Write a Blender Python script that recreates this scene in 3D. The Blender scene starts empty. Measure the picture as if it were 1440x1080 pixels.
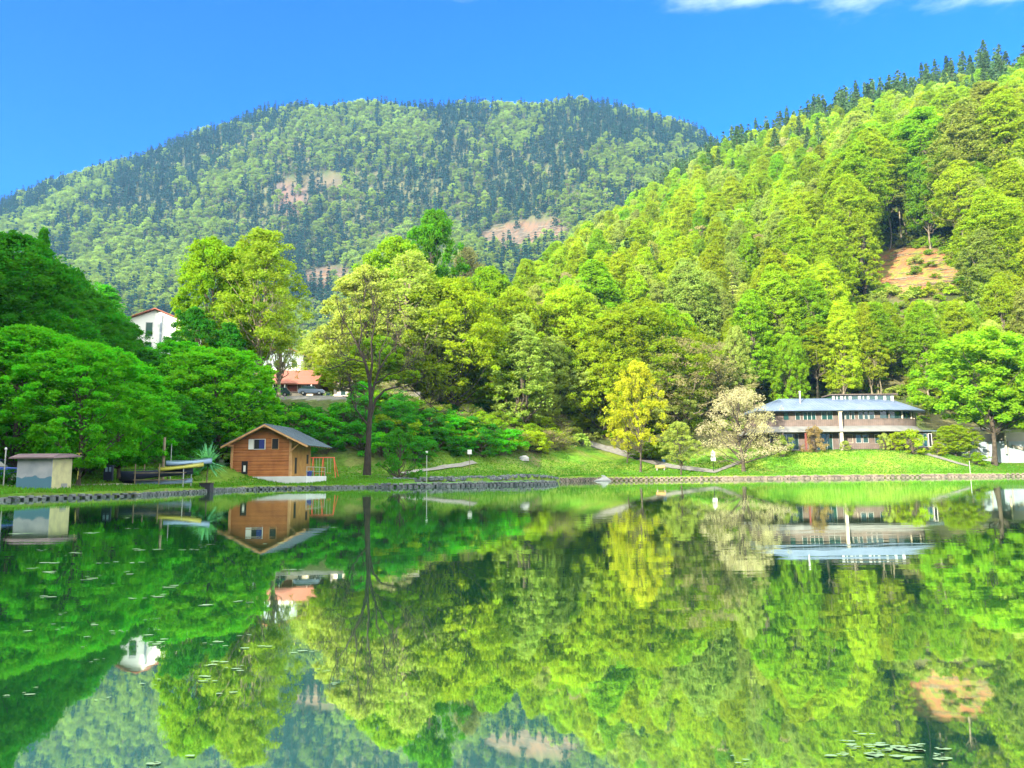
import bpy, math, random
import numpy as np
from mathutils import Vector, Matrix

# ------------------------------------------------------------------ camera
sc = bpy.context.scene
COL = sc.collection
R = math.radians
PITCH, ROLL, F, CH = R(7.1), R(-0.6), 1040.0, 1.0
cam_d = bpy.data.cameras.new('camera')
cam_d.sensor_width = 36; cam_d.lens = 26.0
cam_d.clip_start = 0.5; cam_d.clip_end = 9000
cam = bpy.data.objects.new('camera', cam_d); COL.objects.link(cam)
RM = Matrix.Rotation(math.pi/2+PITCH, 3, 'X') @ Matrix.Rotation(ROLL, 3, 'Z')
cam.matrix_world = Matrix.Translation((0, 0, CH)) @ RM.to_4x4()
sc.camera = cam
RMN = np.array(RM)

# ------------------------------------------------------------------ light
SUN_EL, SUN_AZ = 17.0, (-0.60, -0.80)      # direction towards the sun (x, y)
w = bpy.data.worlds.new('World'); sc.world = w; w.use_nodes = True
nt = w.node_tree; nt.nodes.clear()
def N(nt, t, **k):
    n = nt.nodes.new(t)
    for a, b in k.items(): setattr(n, a, b)
    return n
def L(nt, a, b): nt.links.new(a, b)
sky = N(nt, 'ShaderNodeTexSky', sky_type='NISHITA', sun_disc=False)
sky.sun_elevation = R(SUN_EL)
sky.sun_rotation = math.atan2(SUN_AZ[0], SUN_AZ[1])
sky.air_density = 1.0; sky.dust_density = 0.3; sky.ozone_density = 2.5
tint = N(nt, 'ShaderNodeMix', data_type='RGBA', blend_type='MULTIPLY'); tint.inputs[0].default_value = 1
tint.inputs[7].default_value = (0.02, 0.40, 1.25, 1)
L(nt, sky.outputs[0], tint.inputs[6])
# small fair-weather clouds high over the right-hand ridge
tc = N(nt, 'ShaderNodeTexCoord')
mp = N(nt, 'ShaderNodeMapping'); mp.inputs['Scale'].default_value = (1, 1, 3.2)
L(nt, tc.outputs['Generated'], mp.inputs[0])
nz = N(nt, 'ShaderNodeTexNoise'); nz.inputs['Scale'].default_value = 9; nz.inputs['Detail'].default_value = 7
nz.inputs['Roughness'].default_value = .55
L(nt, mp.outputs[0], nz.inputs['Vector'])
sep = N(nt, 'ShaderNodeSeparateXYZ'); L(nt, tc.outputs['Generated'], sep.inputs[0])
ym = N(nt, 'ShaderNodeMath', operation='MAXIMUM'); L(nt, sep.outputs[1], ym.inputs[0]); ym.inputs[1].default_value = .05
ev = N(nt, 'ShaderNodeMath', operation='DIVIDE'); L(nt, sep.outputs[2], ev.inputs[0]); L(nt, ym.outputs[0], ev.inputs[1])
be = N(nt, 'ShaderNodeMath', operation='DIVIDE'); L(nt, sep.outputs[0], be.inputs[0]); L(nt, ym.outputs[0], be.inputs[1])
band = N(nt, 'ShaderNodeMapRange', interpolation_type='SMOOTHSTEP'); band.inputs[1].default_value = .635; band.inputs[2].default_value = .72
band.inputs[3].default_value = -.06; band.inputs[4].default_value = .34
L(nt, ev.outputs[0], band.inputs[0])
bx_ = N(nt, 'ShaderNodeMapRange', interpolation_type='SMOOTHSTEP'); bx_.inputs[1].default_value = .10; bx_.inputs[2].default_value = .30
bx_.inputs[3].default_value = -.22; bx_.inputs[4].default_value = 0.0
L(nt, be.outputs[0], bx_.inputs[0])
ad = N(nt, 'ShaderNodeMath', operation='ADD'); L(nt, nz.outputs[0], ad.inputs[0]); L(nt, band.outputs[0], ad.inputs[1])
ad2 = N(nt, 'ShaderNodeMath', operation='ADD'); L(nt, ad.outputs[0], ad2.inputs[0]); L(nt, bx_.outputs[0], ad2.inputs[1])
cr = N(nt, 'ShaderNodeMapRange', interpolation_type='SMOOTHSTEP'); cr.inputs[1].default_value = .57; cr.inputs[2].default_value = .92
cr.inputs[4].default_value = .8
L(nt, ad2.outputs[0], cr.inputs[0])
cm = N(nt, 'ShaderNodeMix', data_type='RGBA'); L(nt, cr.outputs[0], cm.inputs[0]); L(nt, tint.outputs[2], cm.inputs[6])
cm.inputs[7].default_value = (2.6, 3.2, 3.9, 1)
bg = N(nt, 'ShaderNodeBackground'); bg.inputs[1].default_value = 0.12
# unseen broken cloud added overhead and behind the viewer to brighten the shade
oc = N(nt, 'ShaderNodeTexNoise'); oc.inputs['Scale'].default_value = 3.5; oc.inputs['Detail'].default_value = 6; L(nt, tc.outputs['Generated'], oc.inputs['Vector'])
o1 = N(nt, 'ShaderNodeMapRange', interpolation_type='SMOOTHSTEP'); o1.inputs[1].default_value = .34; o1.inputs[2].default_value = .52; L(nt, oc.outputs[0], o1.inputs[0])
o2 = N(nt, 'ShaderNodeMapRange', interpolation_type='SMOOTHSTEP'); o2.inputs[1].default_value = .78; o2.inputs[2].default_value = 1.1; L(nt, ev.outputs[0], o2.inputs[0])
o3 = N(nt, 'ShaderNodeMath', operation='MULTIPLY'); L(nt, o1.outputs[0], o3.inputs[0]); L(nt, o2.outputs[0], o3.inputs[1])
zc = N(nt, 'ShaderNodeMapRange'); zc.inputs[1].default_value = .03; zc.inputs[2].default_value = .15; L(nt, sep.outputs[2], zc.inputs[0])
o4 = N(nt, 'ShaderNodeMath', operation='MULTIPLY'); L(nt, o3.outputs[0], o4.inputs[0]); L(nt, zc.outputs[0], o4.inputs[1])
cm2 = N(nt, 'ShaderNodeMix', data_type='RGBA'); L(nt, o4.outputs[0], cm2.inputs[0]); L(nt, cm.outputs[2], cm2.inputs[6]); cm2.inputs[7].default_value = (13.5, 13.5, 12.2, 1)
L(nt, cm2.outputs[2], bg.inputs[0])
wo = N(nt, 'ShaderNodeOutputWorld'); L(nt, bg.outputs[0], wo.inputs[0])

sd = bpy.data.lights.new('sun', 'SUN'); sd.energy = 5.0; sd.angle = R(.53); sd.color = (1, .90, .72)
sun = bpy.data.objects.new('sun', sd); COL.objects.link(sun)
ce = math.cos(R(SUN_EL)); sv = Vector((SUN_AZ[0]*ce, SUN_AZ[1]*ce, math.sin(R(SUN_EL))))
sun.rotation_euler = sv.to_track_quat('Z', 'Y').to_euler()
sun.location = (-60, -40, 60)

sc.view_settings.view_transform = 'Standard'; sc.view_settings.look = 'None'
sc.view_settings.exposure = 1.82; sc.view_settings.gamma = 1.0
cy = sc.cycles
cy.use_denoising = True; cy.max_bounces = 8; cy.diffuse_bounces = 4; cy.glossy_bounces = 3
cy.transmission_bounces = 4; cy.transparent_max_bounces = 8; cy.volume_bounces = 0
cy.caustics_reflective = False; cy.caustics_refractive = False
cy.use_adaptive_sampling = True; cy.adaptive_threshold = .015

# ------------------------------------------------------------------ helpers
rng = np.random.default_rng(7)
def ray(px, py):
    """photo pixel (1440 x 1080) -> x and z per metre of distance y"""
    d = RMN @ np.array([(px-720)/F, (540-py)/F, -1.0])
    return d[0]/d[1], d[2]/d[1]
def at(px, py, Y):
    a, b = ray(px, py); return Vector((a*Y, Y, CH+b*Y))
def proj(x, y, z):
    P = np.stack([np.asarray(x, float), np.asarray(y, float), np.asarray(z, float)-CH], -1) @ RMN
    c = np.maximum(-P[..., 2], .01)
    return 720+F*P[..., 0]/c, 540-F*P[..., 1]/c

def hash2(ix, iy, s):
    h = (ix*374761393 + iy*668265263 + s*982451653) & 0xffffffff
    h = ((h ^ (h >> 13))*1274126177) & 0xffffffff
    return ((h ^ (h >> 16)) & 0xffff)/65535.0
def vnoise(x, y, s=0):
    x = np.asarray(x, float); y = np.asarray(y, float)
    ix = np.floor(x).astype(np.int64); iy = np.floor(y).astype(np.int64)
    fx = x-ix; fy = y-iy; fx = fx*fx*(3-2*fx); fy = fy*fy*(3-2*fy)
    a = hash2(ix, iy, s); b = hash2(ix+1, iy, s); c = hash2(ix, iy+1, s); d = hash2(ix+1, iy+1, s)
    return (a*(1-fx)+b*fx)*(1-fy)+(c*(1-fx)+d*fx)*fy
def fbm(x, y, s=0, o=4):
    t = 0; a = .5
    for k in range(o):
        t = t+a*(vnoise(x*2**k, y*2**k, s+k*17)-.5); a *= .5
    return t

def mesh_np(name, V, F_, mats=(), mi=None, attr=None, smooth=False):
    """V (n,3); F_ (m,k) faces of k corners or a list of such arrays"""
    me = bpy.data.meshes.new(name)
    Fl = F_ if isinstance(F_, list) else [F_]
    Fl = [np.asarray(f, np.int32) for f in Fl if len(f)]
    me.vertices.add(len(V)); me.vertices.foreach_set('co', np.asarray(V, np.float32).ravel())
    nl = sum(f.size for f in Fl); nf = sum(len(f) for f in Fl)
    me.loops.add(nl); me.loops.foreach_set('vertex_index', np.concatenate([f.ravel() for f in Fl]))
    me.polygons.add(nf)
    tot = np.concatenate([np.full(len(f), f.shape[1], np.int32) for f in Fl])
    me.polygons.foreach_set('loop_start', np.concatenate([[0], np.cumsum(tot)[:-1]]).astype(np.int32))
    me.polygons.foreach_set('loop_total', tot)
    for m in mats: me.materials.append(m)
    if mi is not None: me.polygons.foreach_set('material_index', np.asarray(mi, np.int32))
    me.polygons.foreach_set('use_smooth', np.full(nf, smooth, bool))
    if attr is not None:
        for k, (dom, typ, arr) in attr.items():
            a = me.attributes.new(k, typ, dom)
            a.data.foreach_set('color' if typ == 'FLOAT_COLOR' else 'value', np.asarray(arr, np.float32).ravel())
    me.update(calc_edges=True)
    return me
def link(name, me, parent=None, **props):
    o = bpy.data.objects.new(name, me); COL.objects.link(o)
    if parent: o.parent = parent
    for k, v in props.items():
        if v: o[k] = v
    return o
def thing(name, label, category, loc=(0, 0, 0), rz=0, group=None):
    o = bpy.data.objects.new(name, None); COL.objects.link(o); o.empty_display_size = .5
    o.location = loc; o.rotation_euler = (0, 0, rz)
    o['label'] = label; o['category'] = category
    if group: o['group'] = group
    return o

class MB:
    """collects simple shapes and links them as one mesh"""
    def __init__(s): s.v = []; s.q = []; s.n = 0
    def add(s, V, Fs):
        V = np.asarray(V, float); s.v.append(V)
        for f in Fs: s.q.append([i+s.n for i in f])
        s.n += len(V); return s
    def box(s, x0, x1, y0, y1, z0, z1):
        V = [(x, y, z) for z in (z0, z1) for y in (y0, y1) for x in (x0, x1)]
        return s.add(V, [(0, 2, 3, 1), (4, 5, 7, 6), (0, 1, 5, 4), (2, 6, 7, 3), (0, 4, 6, 2), (1, 3, 7, 5)])
    def hexa(s, V):
        return s.add(V, [(0, 3, 2, 1), (4, 5, 6, 7), (0, 1, 5, 4), (1, 2, 6, 5), (2, 3, 7, 6), (3, 0, 4, 7)])
    def tube(s, P, r, k=8, cap=True):
        P = np.asarray(P, float); r = np.broadcast_to(r, len(P))
        T = np.gradient(P, axis=0); T /= np.linalg.norm(T, axis=1)[:, None]+1e-9
        up = np.array([0, 0, 1.]) if abs(T[0][2]) < .9 else np.array([1., 0, 0])
        V = []
        for p, t, q in zip(P, T, r):
            a = np.cross(t, up); a /= np.linalg.norm(a)+1e-9; b = np.cross(t, a)
            for j in range(k):
                th = 2*math.pi*j/k; V.append(p+q*(math.cos(th)*a+math.sin(th)*b))
        Fs = [(i*k+j, i*k+(j+1) % k, (i+1)*k+(j+1) % k, (i+1)*k+j) for i in range(len(P)-1) for j in range(k)]
        if cap: Fs += [tuple(range(k)), tuple((len(P)-1)*k+j for j in reversed(range(k)))]
        return s.add(V, Fs)
    def prism(s, poly, z0, z1):
        n = len(poly)
        V = [(x, y, z0) for x, y in poly]+[(x, y, z1) for x, y in poly]
        return s.add(V, [tuple(reversed(range(n))), tuple(range(n, 2*n))]+[(i, (i+1) % n, n+(i+1) % n, n+i) for i in range(n)])
    def build(s, name, mat, parent=None, smooth=False, bevel=0, **props):
        me = bpy.data.meshes.new(name)
        me.from_pydata(np.concatenate(s.v).tolist(), [], s.q); me.materials.append(mat)
        if smooth: me.polygons.foreach_set('use_smooth', [True]*len(me.polygons))
        me.update()
        o = link(name, me, parent, **props)
        if bevel:
            b = o.modifiers.new('bevel', 'BEVEL'); b.width = bevel; b.segments = 2; b.limit_method = 'ANGLE'
        return o

# ------------------------------------------------------------------ materials
def mat(name, col, rough=.8, metal=0, noise=None, bump=0, spec=.3, noise_scale=2.0, wave=None):
    m = bpy.data.materials.new(name); m.use_nodes = True; t = m.node_tree; b = t.nodes['Principled BSDF']
    b.inputs['Roughness'].default_value = rough; b.inputs['Metallic'].default_value = metal
    b.inputs['Specular IOR Level'].default_value = spec
    b.inputs['Base Color'].default_value = (*col, 1)
    if noise or bump or wave:
        c = N(t, 'ShaderNodeTexCoord'); n = N(t, 'ShaderNodeTexNoise')
        n.inputs['Scale'].default_value = noise_scale; n.inputs['Detail'].default_value = 6
        L(t, c.outputs['Object'], n.inputs['Vector'])
        x = N(t, 'ShaderNodeMix', data_type='RGBA'); x.inputs[6].default_value = (*col, 1)
        x.inputs[7].default_value = (*(noise or col), 1)
        mr = N(t, 'ShaderNodeMapRange'); mr.inputs[1].default_value = .35; mr.inputs[2].default_value = .65
        L(t, n.outputs[0], mr.inputs[0]); L(t, mr.outputs[0], x.inputs[0])
        out = x.outputs[2]
        if wave:          # (axis, period in m, darkness) board or batten joints
            wv = N(t, 'ShaderNodeTexWave', bands_direction=wave[0], wave_profile='SAW')
            wv.inputs['Scale'].default_value = 1/wave[1]*.1*math.pi/ (math.pi/2)*1.0
            L(t, c.outputs['Object'], wv.inputs['Vector'])
            g = N(t, 'ShaderNodeMapRange'); g.inputs[1].default_value = 0; g.inputs[2].default_value = .16
            g.inputs[3].default_value = wave[2]; g.inputs[4].default_value = 1
            L(t, wv.outputs[1], g.inputs[0])
            y = N(t, 'ShaderNodeMix', data_type='RGBA', blend_type='MULTIPLY'); y.inputs[0].default_value = 1
            L(t, out, y.inputs[6]); L(t, g.outputs[0], y.inputs[7]); out = y.outputs[2]
        L(t, out, b.inputs['Base Color'])
        if bump:
            bp = N(t, 'ShaderNodeBump'); bp.inputs['Strength'].default_value = bump; bp.inputs['Distance'].default_value = .05
            L(t, n.outputs[0], bp.inputs['Height']); L(t, bp.outputs[0], b.inputs['Normal'])
    return m

def leaf_mat(name, col, source='OBJECT', var=.24, trans=.5):
    """source: OBJECT object colour, INSTANCER named attribute tint, NONE plain colour"""
    m = bpy.data.materials.new(name); m.use_nodes = True; t = m.node_tree; t.nodes.clear()
    o = N(t, 'ShaderNodeOutputMaterial')
    if source == 'OBJECT':
        s = N(t, 'ShaderNodeObjectInfo'); c0 = s.outputs['Color']
    elif source == 'INSTANCER':
        s = N(t, 'ShaderNodeAttribute', attribute_type='INSTANCER', attribute_name='tint'); c0 = s.outputs['Color']
    else:
        s = N(t, 'ShaderNodeRGB'); s.outputs[0].default_value = (*col, 1); c0 = s.outputs[0]
    a = N(t, 'ShaderNodeAttribute', attribute_name='v')
    h = N(t, 'ShaderNodeHueSaturation')
    mh = N(t, 'ShaderNodeMapRange'); mh.inputs[3].default_value = .485; mh.inputs[4].default_value = .52
    L(t, a.outputs['Fac'], mh.inputs[0]); L(t, mh.outputs[0], h.inputs['Hue'])
    mv = N(t, 'ShaderNodeMapRange'); mv.inputs[3].default_value = 1-var; mv.inputs[4].default_value = 1+var
    L(t, a.outputs['Fac'], mv.inputs[0]); L(t, mv.outputs[0], h.inputs['Value'])
    L(t, c0, h.inputs['Color'])
    d = N(t, 'ShaderNodeBsdfDiffuse'); L(t, h.outputs[0], d.inputs[0])
    tr = N(t, 'ShaderNodeBsdfTranslucent')
    g2 = N(t, 'ShaderNodeMix', data_type='RGBA', blend_type='MULTIPLY'); g2.inputs[0].default_value = 1
    g2.inputs[7].default_value = (1.15, 1.25, .55, 1)
    L(t, h.outputs[0], g2.inputs[6]); L(t, g2.outputs[2], tr.inputs[0])
    mx = N(t, 'ShaderNodeMixShader'); mx.inputs[0].default_value = trans
    L(t, d.outputs[0], mx.inputs[1]); L(t, tr.outputs[0], mx.inputs[2])
    L(t, mx.outputs[0], o.inputs[0])
    return m
M_LEAF = leaf_mat('leaves', (.1, .2, .02))
M_LEAFI = leaf_mat('wood_leaves', (.1, .2, .02), 'INSTANCER')
M_NEEDLE = leaf_mat('needles', (.1, .2, .02), trans=.15)
M_NEEDLEI = leaf_mat('wood_needles', (.1, .2, .02), 'INSTANCER', trans=.15)
M_BARK = mat('bark', (.085, .07, .05), .95, noise=(.035, .03, .022), noise_scale=3)
M_TWIG = mat('dark_bark', (.035, .028, .022), .95, noise=(.018, .015, .012), noise_scale=2)
M_BARKP = mat('pale_bark', (.22, .19, .13), .95, noise=(.11, .09, .06), noise_scale=2)
M_STONE2 = mat('warm_wall_stone', (.22, .18, .14), .9, noise=(.11, .10, .085), noise_scale=1.2, bump=.4)
M_STONE = mat('wall_stone', (.13, .145, .15), .9, noise=(.045, .06, .065), noise_scale=1.7, bump=.5)
M_WHITE = mat('white_paint', (.62, .62, .60), .6)
M_CREAM = mat('cream_render', (.52, .45, .34), .85, noise=(.44, .37, .28), noise_scale=.4)
M_DARK = mat('dark_void', (.012, .013, .015), .7)
M_GLASS = mat('window_glass', (.02, .05, .05), .08, spec=.8)
M_METAL = mat('grey_metal', (.35, .36, .36), .45, .6)
M_CONC = mat('concrete', (.26, .27, .26), .9, noise=(.17, .18, .18), noise_scale=.8, bump=.15)
M_RTILE = mat('red_tiles', (.27, .085, .055), .85, noise=(.20, .085, .06), noise_scale=1.2, wave=('Z', .22, .55))

# ------------------------------------------------------------------ terrain
# columns of the valley: for a bearing (photo x on the horizon) the ground as (distance, 'z' height | 'p' photo row)
CL = {
 -450: [(34,'z',.5),(40,'z',1.5),(60,'z',8),(90,'z',26),(130,'z',45),(200,'z',70),(400,'z',120),(1000,'z',250),(1500,'z',400),(2300,'z',300)],
 -150: [(36,'z',.4),(42,'z',1),(60,'z',5),(90,'z',20),(130,'z',34),(200,'z',45),(400,'z',60),(900,'z',220),(1400,'z',480),(1800,'z',500),(2300,'z',400)],
 0: [(38.5,'z',.28),(42,'z',.5),(50,'z',.8),(60,'z',2.2),(80,'z',9),(105,'z',20),(140,'z',26),(200,'z',24),(350,'z',15),(600,'z',60),(750,'p',450),(950,'p',380),(1300,'p',283),(1700,'z',380),(2300,'z',250)],
 100: [(43,'z',.28),(47,'z',.5),(56,'z',.8),(68,'z',3),(85,'z',9),(105,'z',15),(140,'z',24),(200,'z',24),(350,'z',12),(600,'z',50),(750,'p',460),(950,'p',375),(1300,'p',246),(1700,'z',420),(2300,'z',250)],
 200: [(47.5,'z',.28),(52,'z',.5),(62,'z',.8),(80,'z',5),(100,'z',11),(130,'z',23),(150,'z',28),(180,'z',27),(250,'z',15),(400,'z',5),(600,'z',40),(750,'p',465),(1000,'p',365),(1300,'p',216),(1700,'z',450),(2300,'z',250)],
 280: [(57,'z',.3),(63,'z',.5),(75,'z',1.0),(90,'z',4),(105,'z',9),(125,'z',16),(150,'z',19),(180,'z',17),(250,'z',10),(400,'z',4),(600,'z',40),(750,'p',465),(1000,'p',360),(1300,'p',179),(1700,'z',450),(2300,'z',250)],
 330: [(66,'z',.3),(71,'z',.6),(76,'z',1.2),(86,'z',2.2),(100,'z',6),(115,'z',12.4),(130,'z',15),(160,'z',15),(250,'z',8),(400,'z',4),(600,'z',38),(750,'p',470),(1000,'p',360),(1300,'p',165),(1700,'z',450),(2300,'z',250)],
 400: [(71.5,'z',.33),(76,'z',.4),(90,'z',.9),(102,'z',2),(113,'z',11.5),(118,'z',14.2),(124,'z',14.8),(135,'z',15.8),(150,'z',16),(200,'z',8),(250,'z',5),(400,'z',4),(600,'z',25),(750,'p',490),(1000,'p',365),(1300,'p',144),(1700,'z',450),(2300,'z',250)],
 480: [(74,'z',.35),(79,'z',.5),(90,'z',.8),(100,'z',1.8),(112,'z',10.5),(118,'z',14.2),(124,'z',14.8),(135,'z',15.8),(150,'z',16),(200,'z',8),(250,'z',5),(400,'z',4),(600,'z',25),(750,'p',490),(1000,'p',365),(1300,'p',147),(1700,'z',450),(2300,'z',250)],
 560: [(75.5,'z',.35),(80,'z',.5),(92,'z',.8),(102,'z',2),(113,'z',9.5),(120,'z',13.8),(135,'z',15.5),(150,'z',15.6),(180,'z',13),(250,'z',10),(400,'z',8),(600,'z',30),(750,'p',480),(1000,'p',350),(1300,'p',144),(1700,'z',450),(2300,'z',250)],
 585: [(93,'z',.6),(98,'z',1.2),(108,'z',2.6),(117,'z',7.5),(124,'z',11.5),(145,'z',13.2),(180,'z',14),(250,'z',12),(400,'z',10),(600,'z',32),(750,'p',475),(1000,'p',345),(1300,'p',143),(1700,'z',450),(2300,'z',250)],
 640: [(98,'z',.6),(103,'z',1.1),(114,'z',2.2),(124,'z',7.5),(134,'z',11),(150,'z',14),(180,'z',18),(250,'z',22),(400,'z',22),(600,'z',45),(750,'p',460),(1000,'p',340),(1300,'p',142),(1700,'z',450),(2300,'z',250)],
 700: [(104,'z',.6),(109,'z',1.1),(120,'z',2.2),(132,'z',7.5),(142,'z',11),(155,'z',14),(200,'z',26),(300,'z',42),(400,'z',52),(500,'z',52),(600,'z',80),(700,'p',440),(850,'p',375),(950,'p',345),(1050,'p',300),(1300,'p',142),(1700,'z',450),(2300,'z',250)],
 780: [(120,'z',.6),(125,'z',1.1),(136,'z',3.5),(148,'z',8),(160,'z',14),(200,'z',28),(260,'z',52),(350,'z',82),(450,'z',110),(550,'z',122),(700,'p',425),(850,'p',368),(950,'p',325),(1050,'p',275),(1300,'p',142),(1700,'z',450),(2300,'z',250)],
 850: [(130,'z',.62),(136,'z',1.4),(150,'z',5),(165,'z',11),(200,'z',26),(250,'z',50),(350,'z',92),(450,'z',130),(550,'z',162),(650,'z',170),(800,'p',385),(950,'p',315),(1300,'p',145),(1700,'z',430),(2300,'z',250)],
 950: [(130,'z',.62),(136,'z',1.5),(148,'z',4),(165,'z',12),(200,'z',29),(250,'z',53),(350,'z',105),(450,'z',155),(550,'z',203),(650,'z',238),(780,'z',225),(950,'p',330),(1300,'p',166),(1700,'z',400),(2300,'z',250)],
 1050: [(131,'z',.62),(136,'z',1.6),(145,'z',4.5),(165,'z',12),(200,'z',33),(250,'z',64),(350,'z',125),(450,'z',182),(550,'z',234),(650,'z',274),(800,'z',240),(1300,'p',198),(1700,'z',330),(2300,'z',200)],
 1150: [(132,'z',.62),(136,'z',1.8),(143,'z',5.2),(146,'z',5.5),(158,'z',5.8),(170,'z',14),(200,'z',35),(250,'z',68),(350,'z',134),(450,'z',200),(530,'z',232),(600,'z',246),(800,'z',200),(1300,'z',180),(2300,'z',100)],
 1230: [(133,'z',.62),(137,'z',2.0),(143,'z',5.3),(146,'z',5.5),(158,'z',5.8),(170,'z',16),(190,'z',34),(210,'z',52),(222,'z',56),(250,'z',74),(350,'z',142),(450,'z',214),(520,'z',255),(650,'z',235),(900,'z',180),(1300,'z',150),(2300,'z',100)],
 1300: [(133,'z',.62),(137,'z',1.8),(143,'z',4.8),(147,'z',5.4),(158,'z',6),(168,'z',15),(190,'z',38),(210,'z',57),(222,'z',60),(250,'z',80),(350,'z',152),(430,'z',206),(480,'z',238),(520,'z',256),(650,'z',230),(900,'z',180),(2300,'z',100)],
 1400: [(134,'z',.6),(140,'z',1.3),(152,'z',2.6),(160,'z',5),(172,'z',16),(190,'z',36),(210,'z',54),(250,'z',85),(350,'z',160),(450,'z',234),(520,'z',250),(700,'z',230),(2300,'z',100)],
 1550: [(133,'z',.6),(142,'z',1.5),(155,'z',4),(172,'z',17),(200,'z',46),(250,'z',90),(350,'z',174),(450,'z',262),(550,'z',298),(800,'z',270),(2300,'z',100)],
 2050: [(120,'z',.6),(135,'z',3),(160,'z',14),(200,'z',50),(300,'z',140),(450,'z',260),(600,'z',330),(1000,'z',300),(2300,'z',150)],
}
YMAX = 2300.0
cpx = sorted(CL); cu = np.array([(p-720)/F for p in cpx])
shore = np.array([CL[p][0][0] for p in cpx])
def col_fn(p):
    ks = []; u0 = (p-720)/F
    for Y, t, v in CL[p]:
        if t == 'p':
            a = p
            for _ in range(6):
                uu, vv = ray(a, v); a += (u0-uu)*F
            v = CH+vv*Y
        ks.append((Y, v))
    return np.array(ks)
cols = [col_fn(p) for p in cpx]
NU, NT = 620, 420
U = np.linspace(cu[0], cu[-1], NU)
TT = np.linspace(0, 1, NT)
def rowY(D, t): return D*(YMAX/D)**(t**1.25)
CZ = []
LY = np.linspace(math.log(30), math.log(YMAX), 600)
for c in cols:
    z = np.interp(LY, np.log(c[:, 0]), c[:, 1])
    k = np.exp(-.5*(np.arange(-9, 10)/3.0)**2); k /= k.sum()
    zs = np.convolve(np.pad(z, 9, 'edge'), k, 'valid')
    m = np.clip((LY-math.log(c[0, 0]*1.12))*14, 0, 1)
    CZ.append(z*(1-m)+zs*m)
CZ = np.array(CZ)
Dsh = np.interp(U, cu, shore)
def smooth_u(A, s):
    k = np.exp(-.5*(np.arange(-3*s, 3*s+1)/s)**2); k /= k.sum()
    return np.apply_along_axis(lambda a: np.convolve(np.pad(a, 3*s, 'edge'), k, 'valid'), 0, A)
GZ0 = np.array([np.interp(U, cu, CZ[:, j]) for j in range(len(LY))]).T   # (NU, len LY)
GZ1 = smooth_u(GZ0, 9)
wfar = np.clip((LY-math.log(115))/(math.log(180)-math.log(115)), 0, 1)[None, :]
GZ = GZ0*(1-wfar)+GZ1*wfar
GZs = smooth_u(GZ0, 3); wn = np.clip((LY[None, :]-np.log(Dsh[:, None]*1.08))*20, 0, 1)
GZ = np.where(wfar > 0, GZ, GZ0*(1-wn)+GZs*wn)
# relief: gullies and knolls, growing with distance
UU, YY = np.meshgrid(U, np.exp(LY), indexing='ij'); XX = UU*YY
amp = np.clip((YY-150)/900, 0, 1)
GZ = GZ+amp*(fbm(XX/170, YY/260, 3)*38)*np.clip((YY-500)/300, 0, 1)+fbm(XX/38, YY/38, 9)*np.clip((YY-160)/200, 0, 1)*9 \
      + fbm(XX/7, YY/7, 5)*np.clip((YY-Dsh[:, None]*1.1)/60, 0, 1)*.9
# the mound beside the cabin
def tz(x, y):
    x = np.asarray(x, float); y = np.maximum(np.asarray(y, float), 30.5)
    u = np.clip(x/y, U[0], U[-1]-1e-6)
    fu = (u-U[0])/(U[1]-U[0]); fl = (np.log(np.minimum(y, YMAX*.999))-LY[0])/(LY[1]-LY[0])
    i = np.clip(fu.astype(int), 0, NU-2); j = np.clip(fl.astype(int), 0, len(LY)-2)
    a = fu-i; b = fl-j
    z = GZ[i, j]*(1-a)*(1-b)+GZ[i+1, j]*a*(1-b)+GZ[i, j+1]*(1-a)*b+GZ[i+1, j+1]*a*b
    return z+1.15*np.exp(-((x+30.2)/2.2)**2-((y-75.5)/3.2)**2)
def gp(px, Y, dz=0.0):
    """point of the ground at bearing px (photo x near its ground row) and distance Y"""
    a = px
    for _ in range(5):
        x = ray(a, 640)[0]*Y; z = float(tz(x, Y)); q, _r = proj(x, Y, z); a += px-float(q)
    return Vector((x, Y, z+dz))

TX = np.zeros((NU, NT)); TYY = np.zeros((NU, NT))
for j, t in enumerate(TT):
    TYY[:, j] = rowY(Dsh, t); TX[:, j] = U*TYY[:, j]
TZ = tz(TX, TYY)
# zones of the ground cover
px_, py_ = proj(TX, TYY, TZ)
LM = [(0, 'the frame edge'), (60, 'the shed'), (230, 'the boat rack'), (385, 'the boathouse'), (455, 'the red swing'), (518, 'the bare tree'), (600, 'the pale lamp post'), (660, 'the notice board'), (737, 'the boulder'), (820, 'the footpath start'), (897, 'the golden tree'), (957, 'the young pale tree'), (1003, 'the double sign'), (1050, 'the blossoming tree'), (1095, 'the left roof end'), (1135, 'the chimney'), (1180, 'the white column'), (1220, 'the clerestory'), (1280, 'the rounded building end'), (1345, 'the short path'), (1397, 'the leafy lawn tree'), (1445, 'the frame edge')]
def over(px): return min(LM, key=lambda q: abs(q[0]-px))[1]
ONUM = ['', 'first', 'second', 'third', 'fourth', 'fifth', 'sixth', 'seventh', 'eighth', 'ninth', 'tenth']
LAB = {}
def sm(e0, e1, x): t = np.clip((x-e0)/(e1-e0+1e-9), 0, 1); return t*t*(3-2*t)
def blob(cx, cy_, rx, ry, rot=0, soft=.35):
    dx = px_-cx; dy = py_-cy_; c, s = math.cos(rot), math.sin(rot)
    q = ((dx*c+dy*s)/rx)**2+((-dx*s+dy*c)/ry)**2
    return 1-sm(1-soft, 1+soft, q+fbm(px_/11, py_/7, 21)*.9)
def mixc(C, col, m): return C*(1-m[..., None])+np.array(col)*m[..., None]
n1 = fbm(TX/5, TYY/5, 31)+.5; n2 = fbm(TX/1.3, TYY/1.3, 33)+.5
C = np.ones((NU, NT, 3))*np.array([.055, .075, .022])
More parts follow.
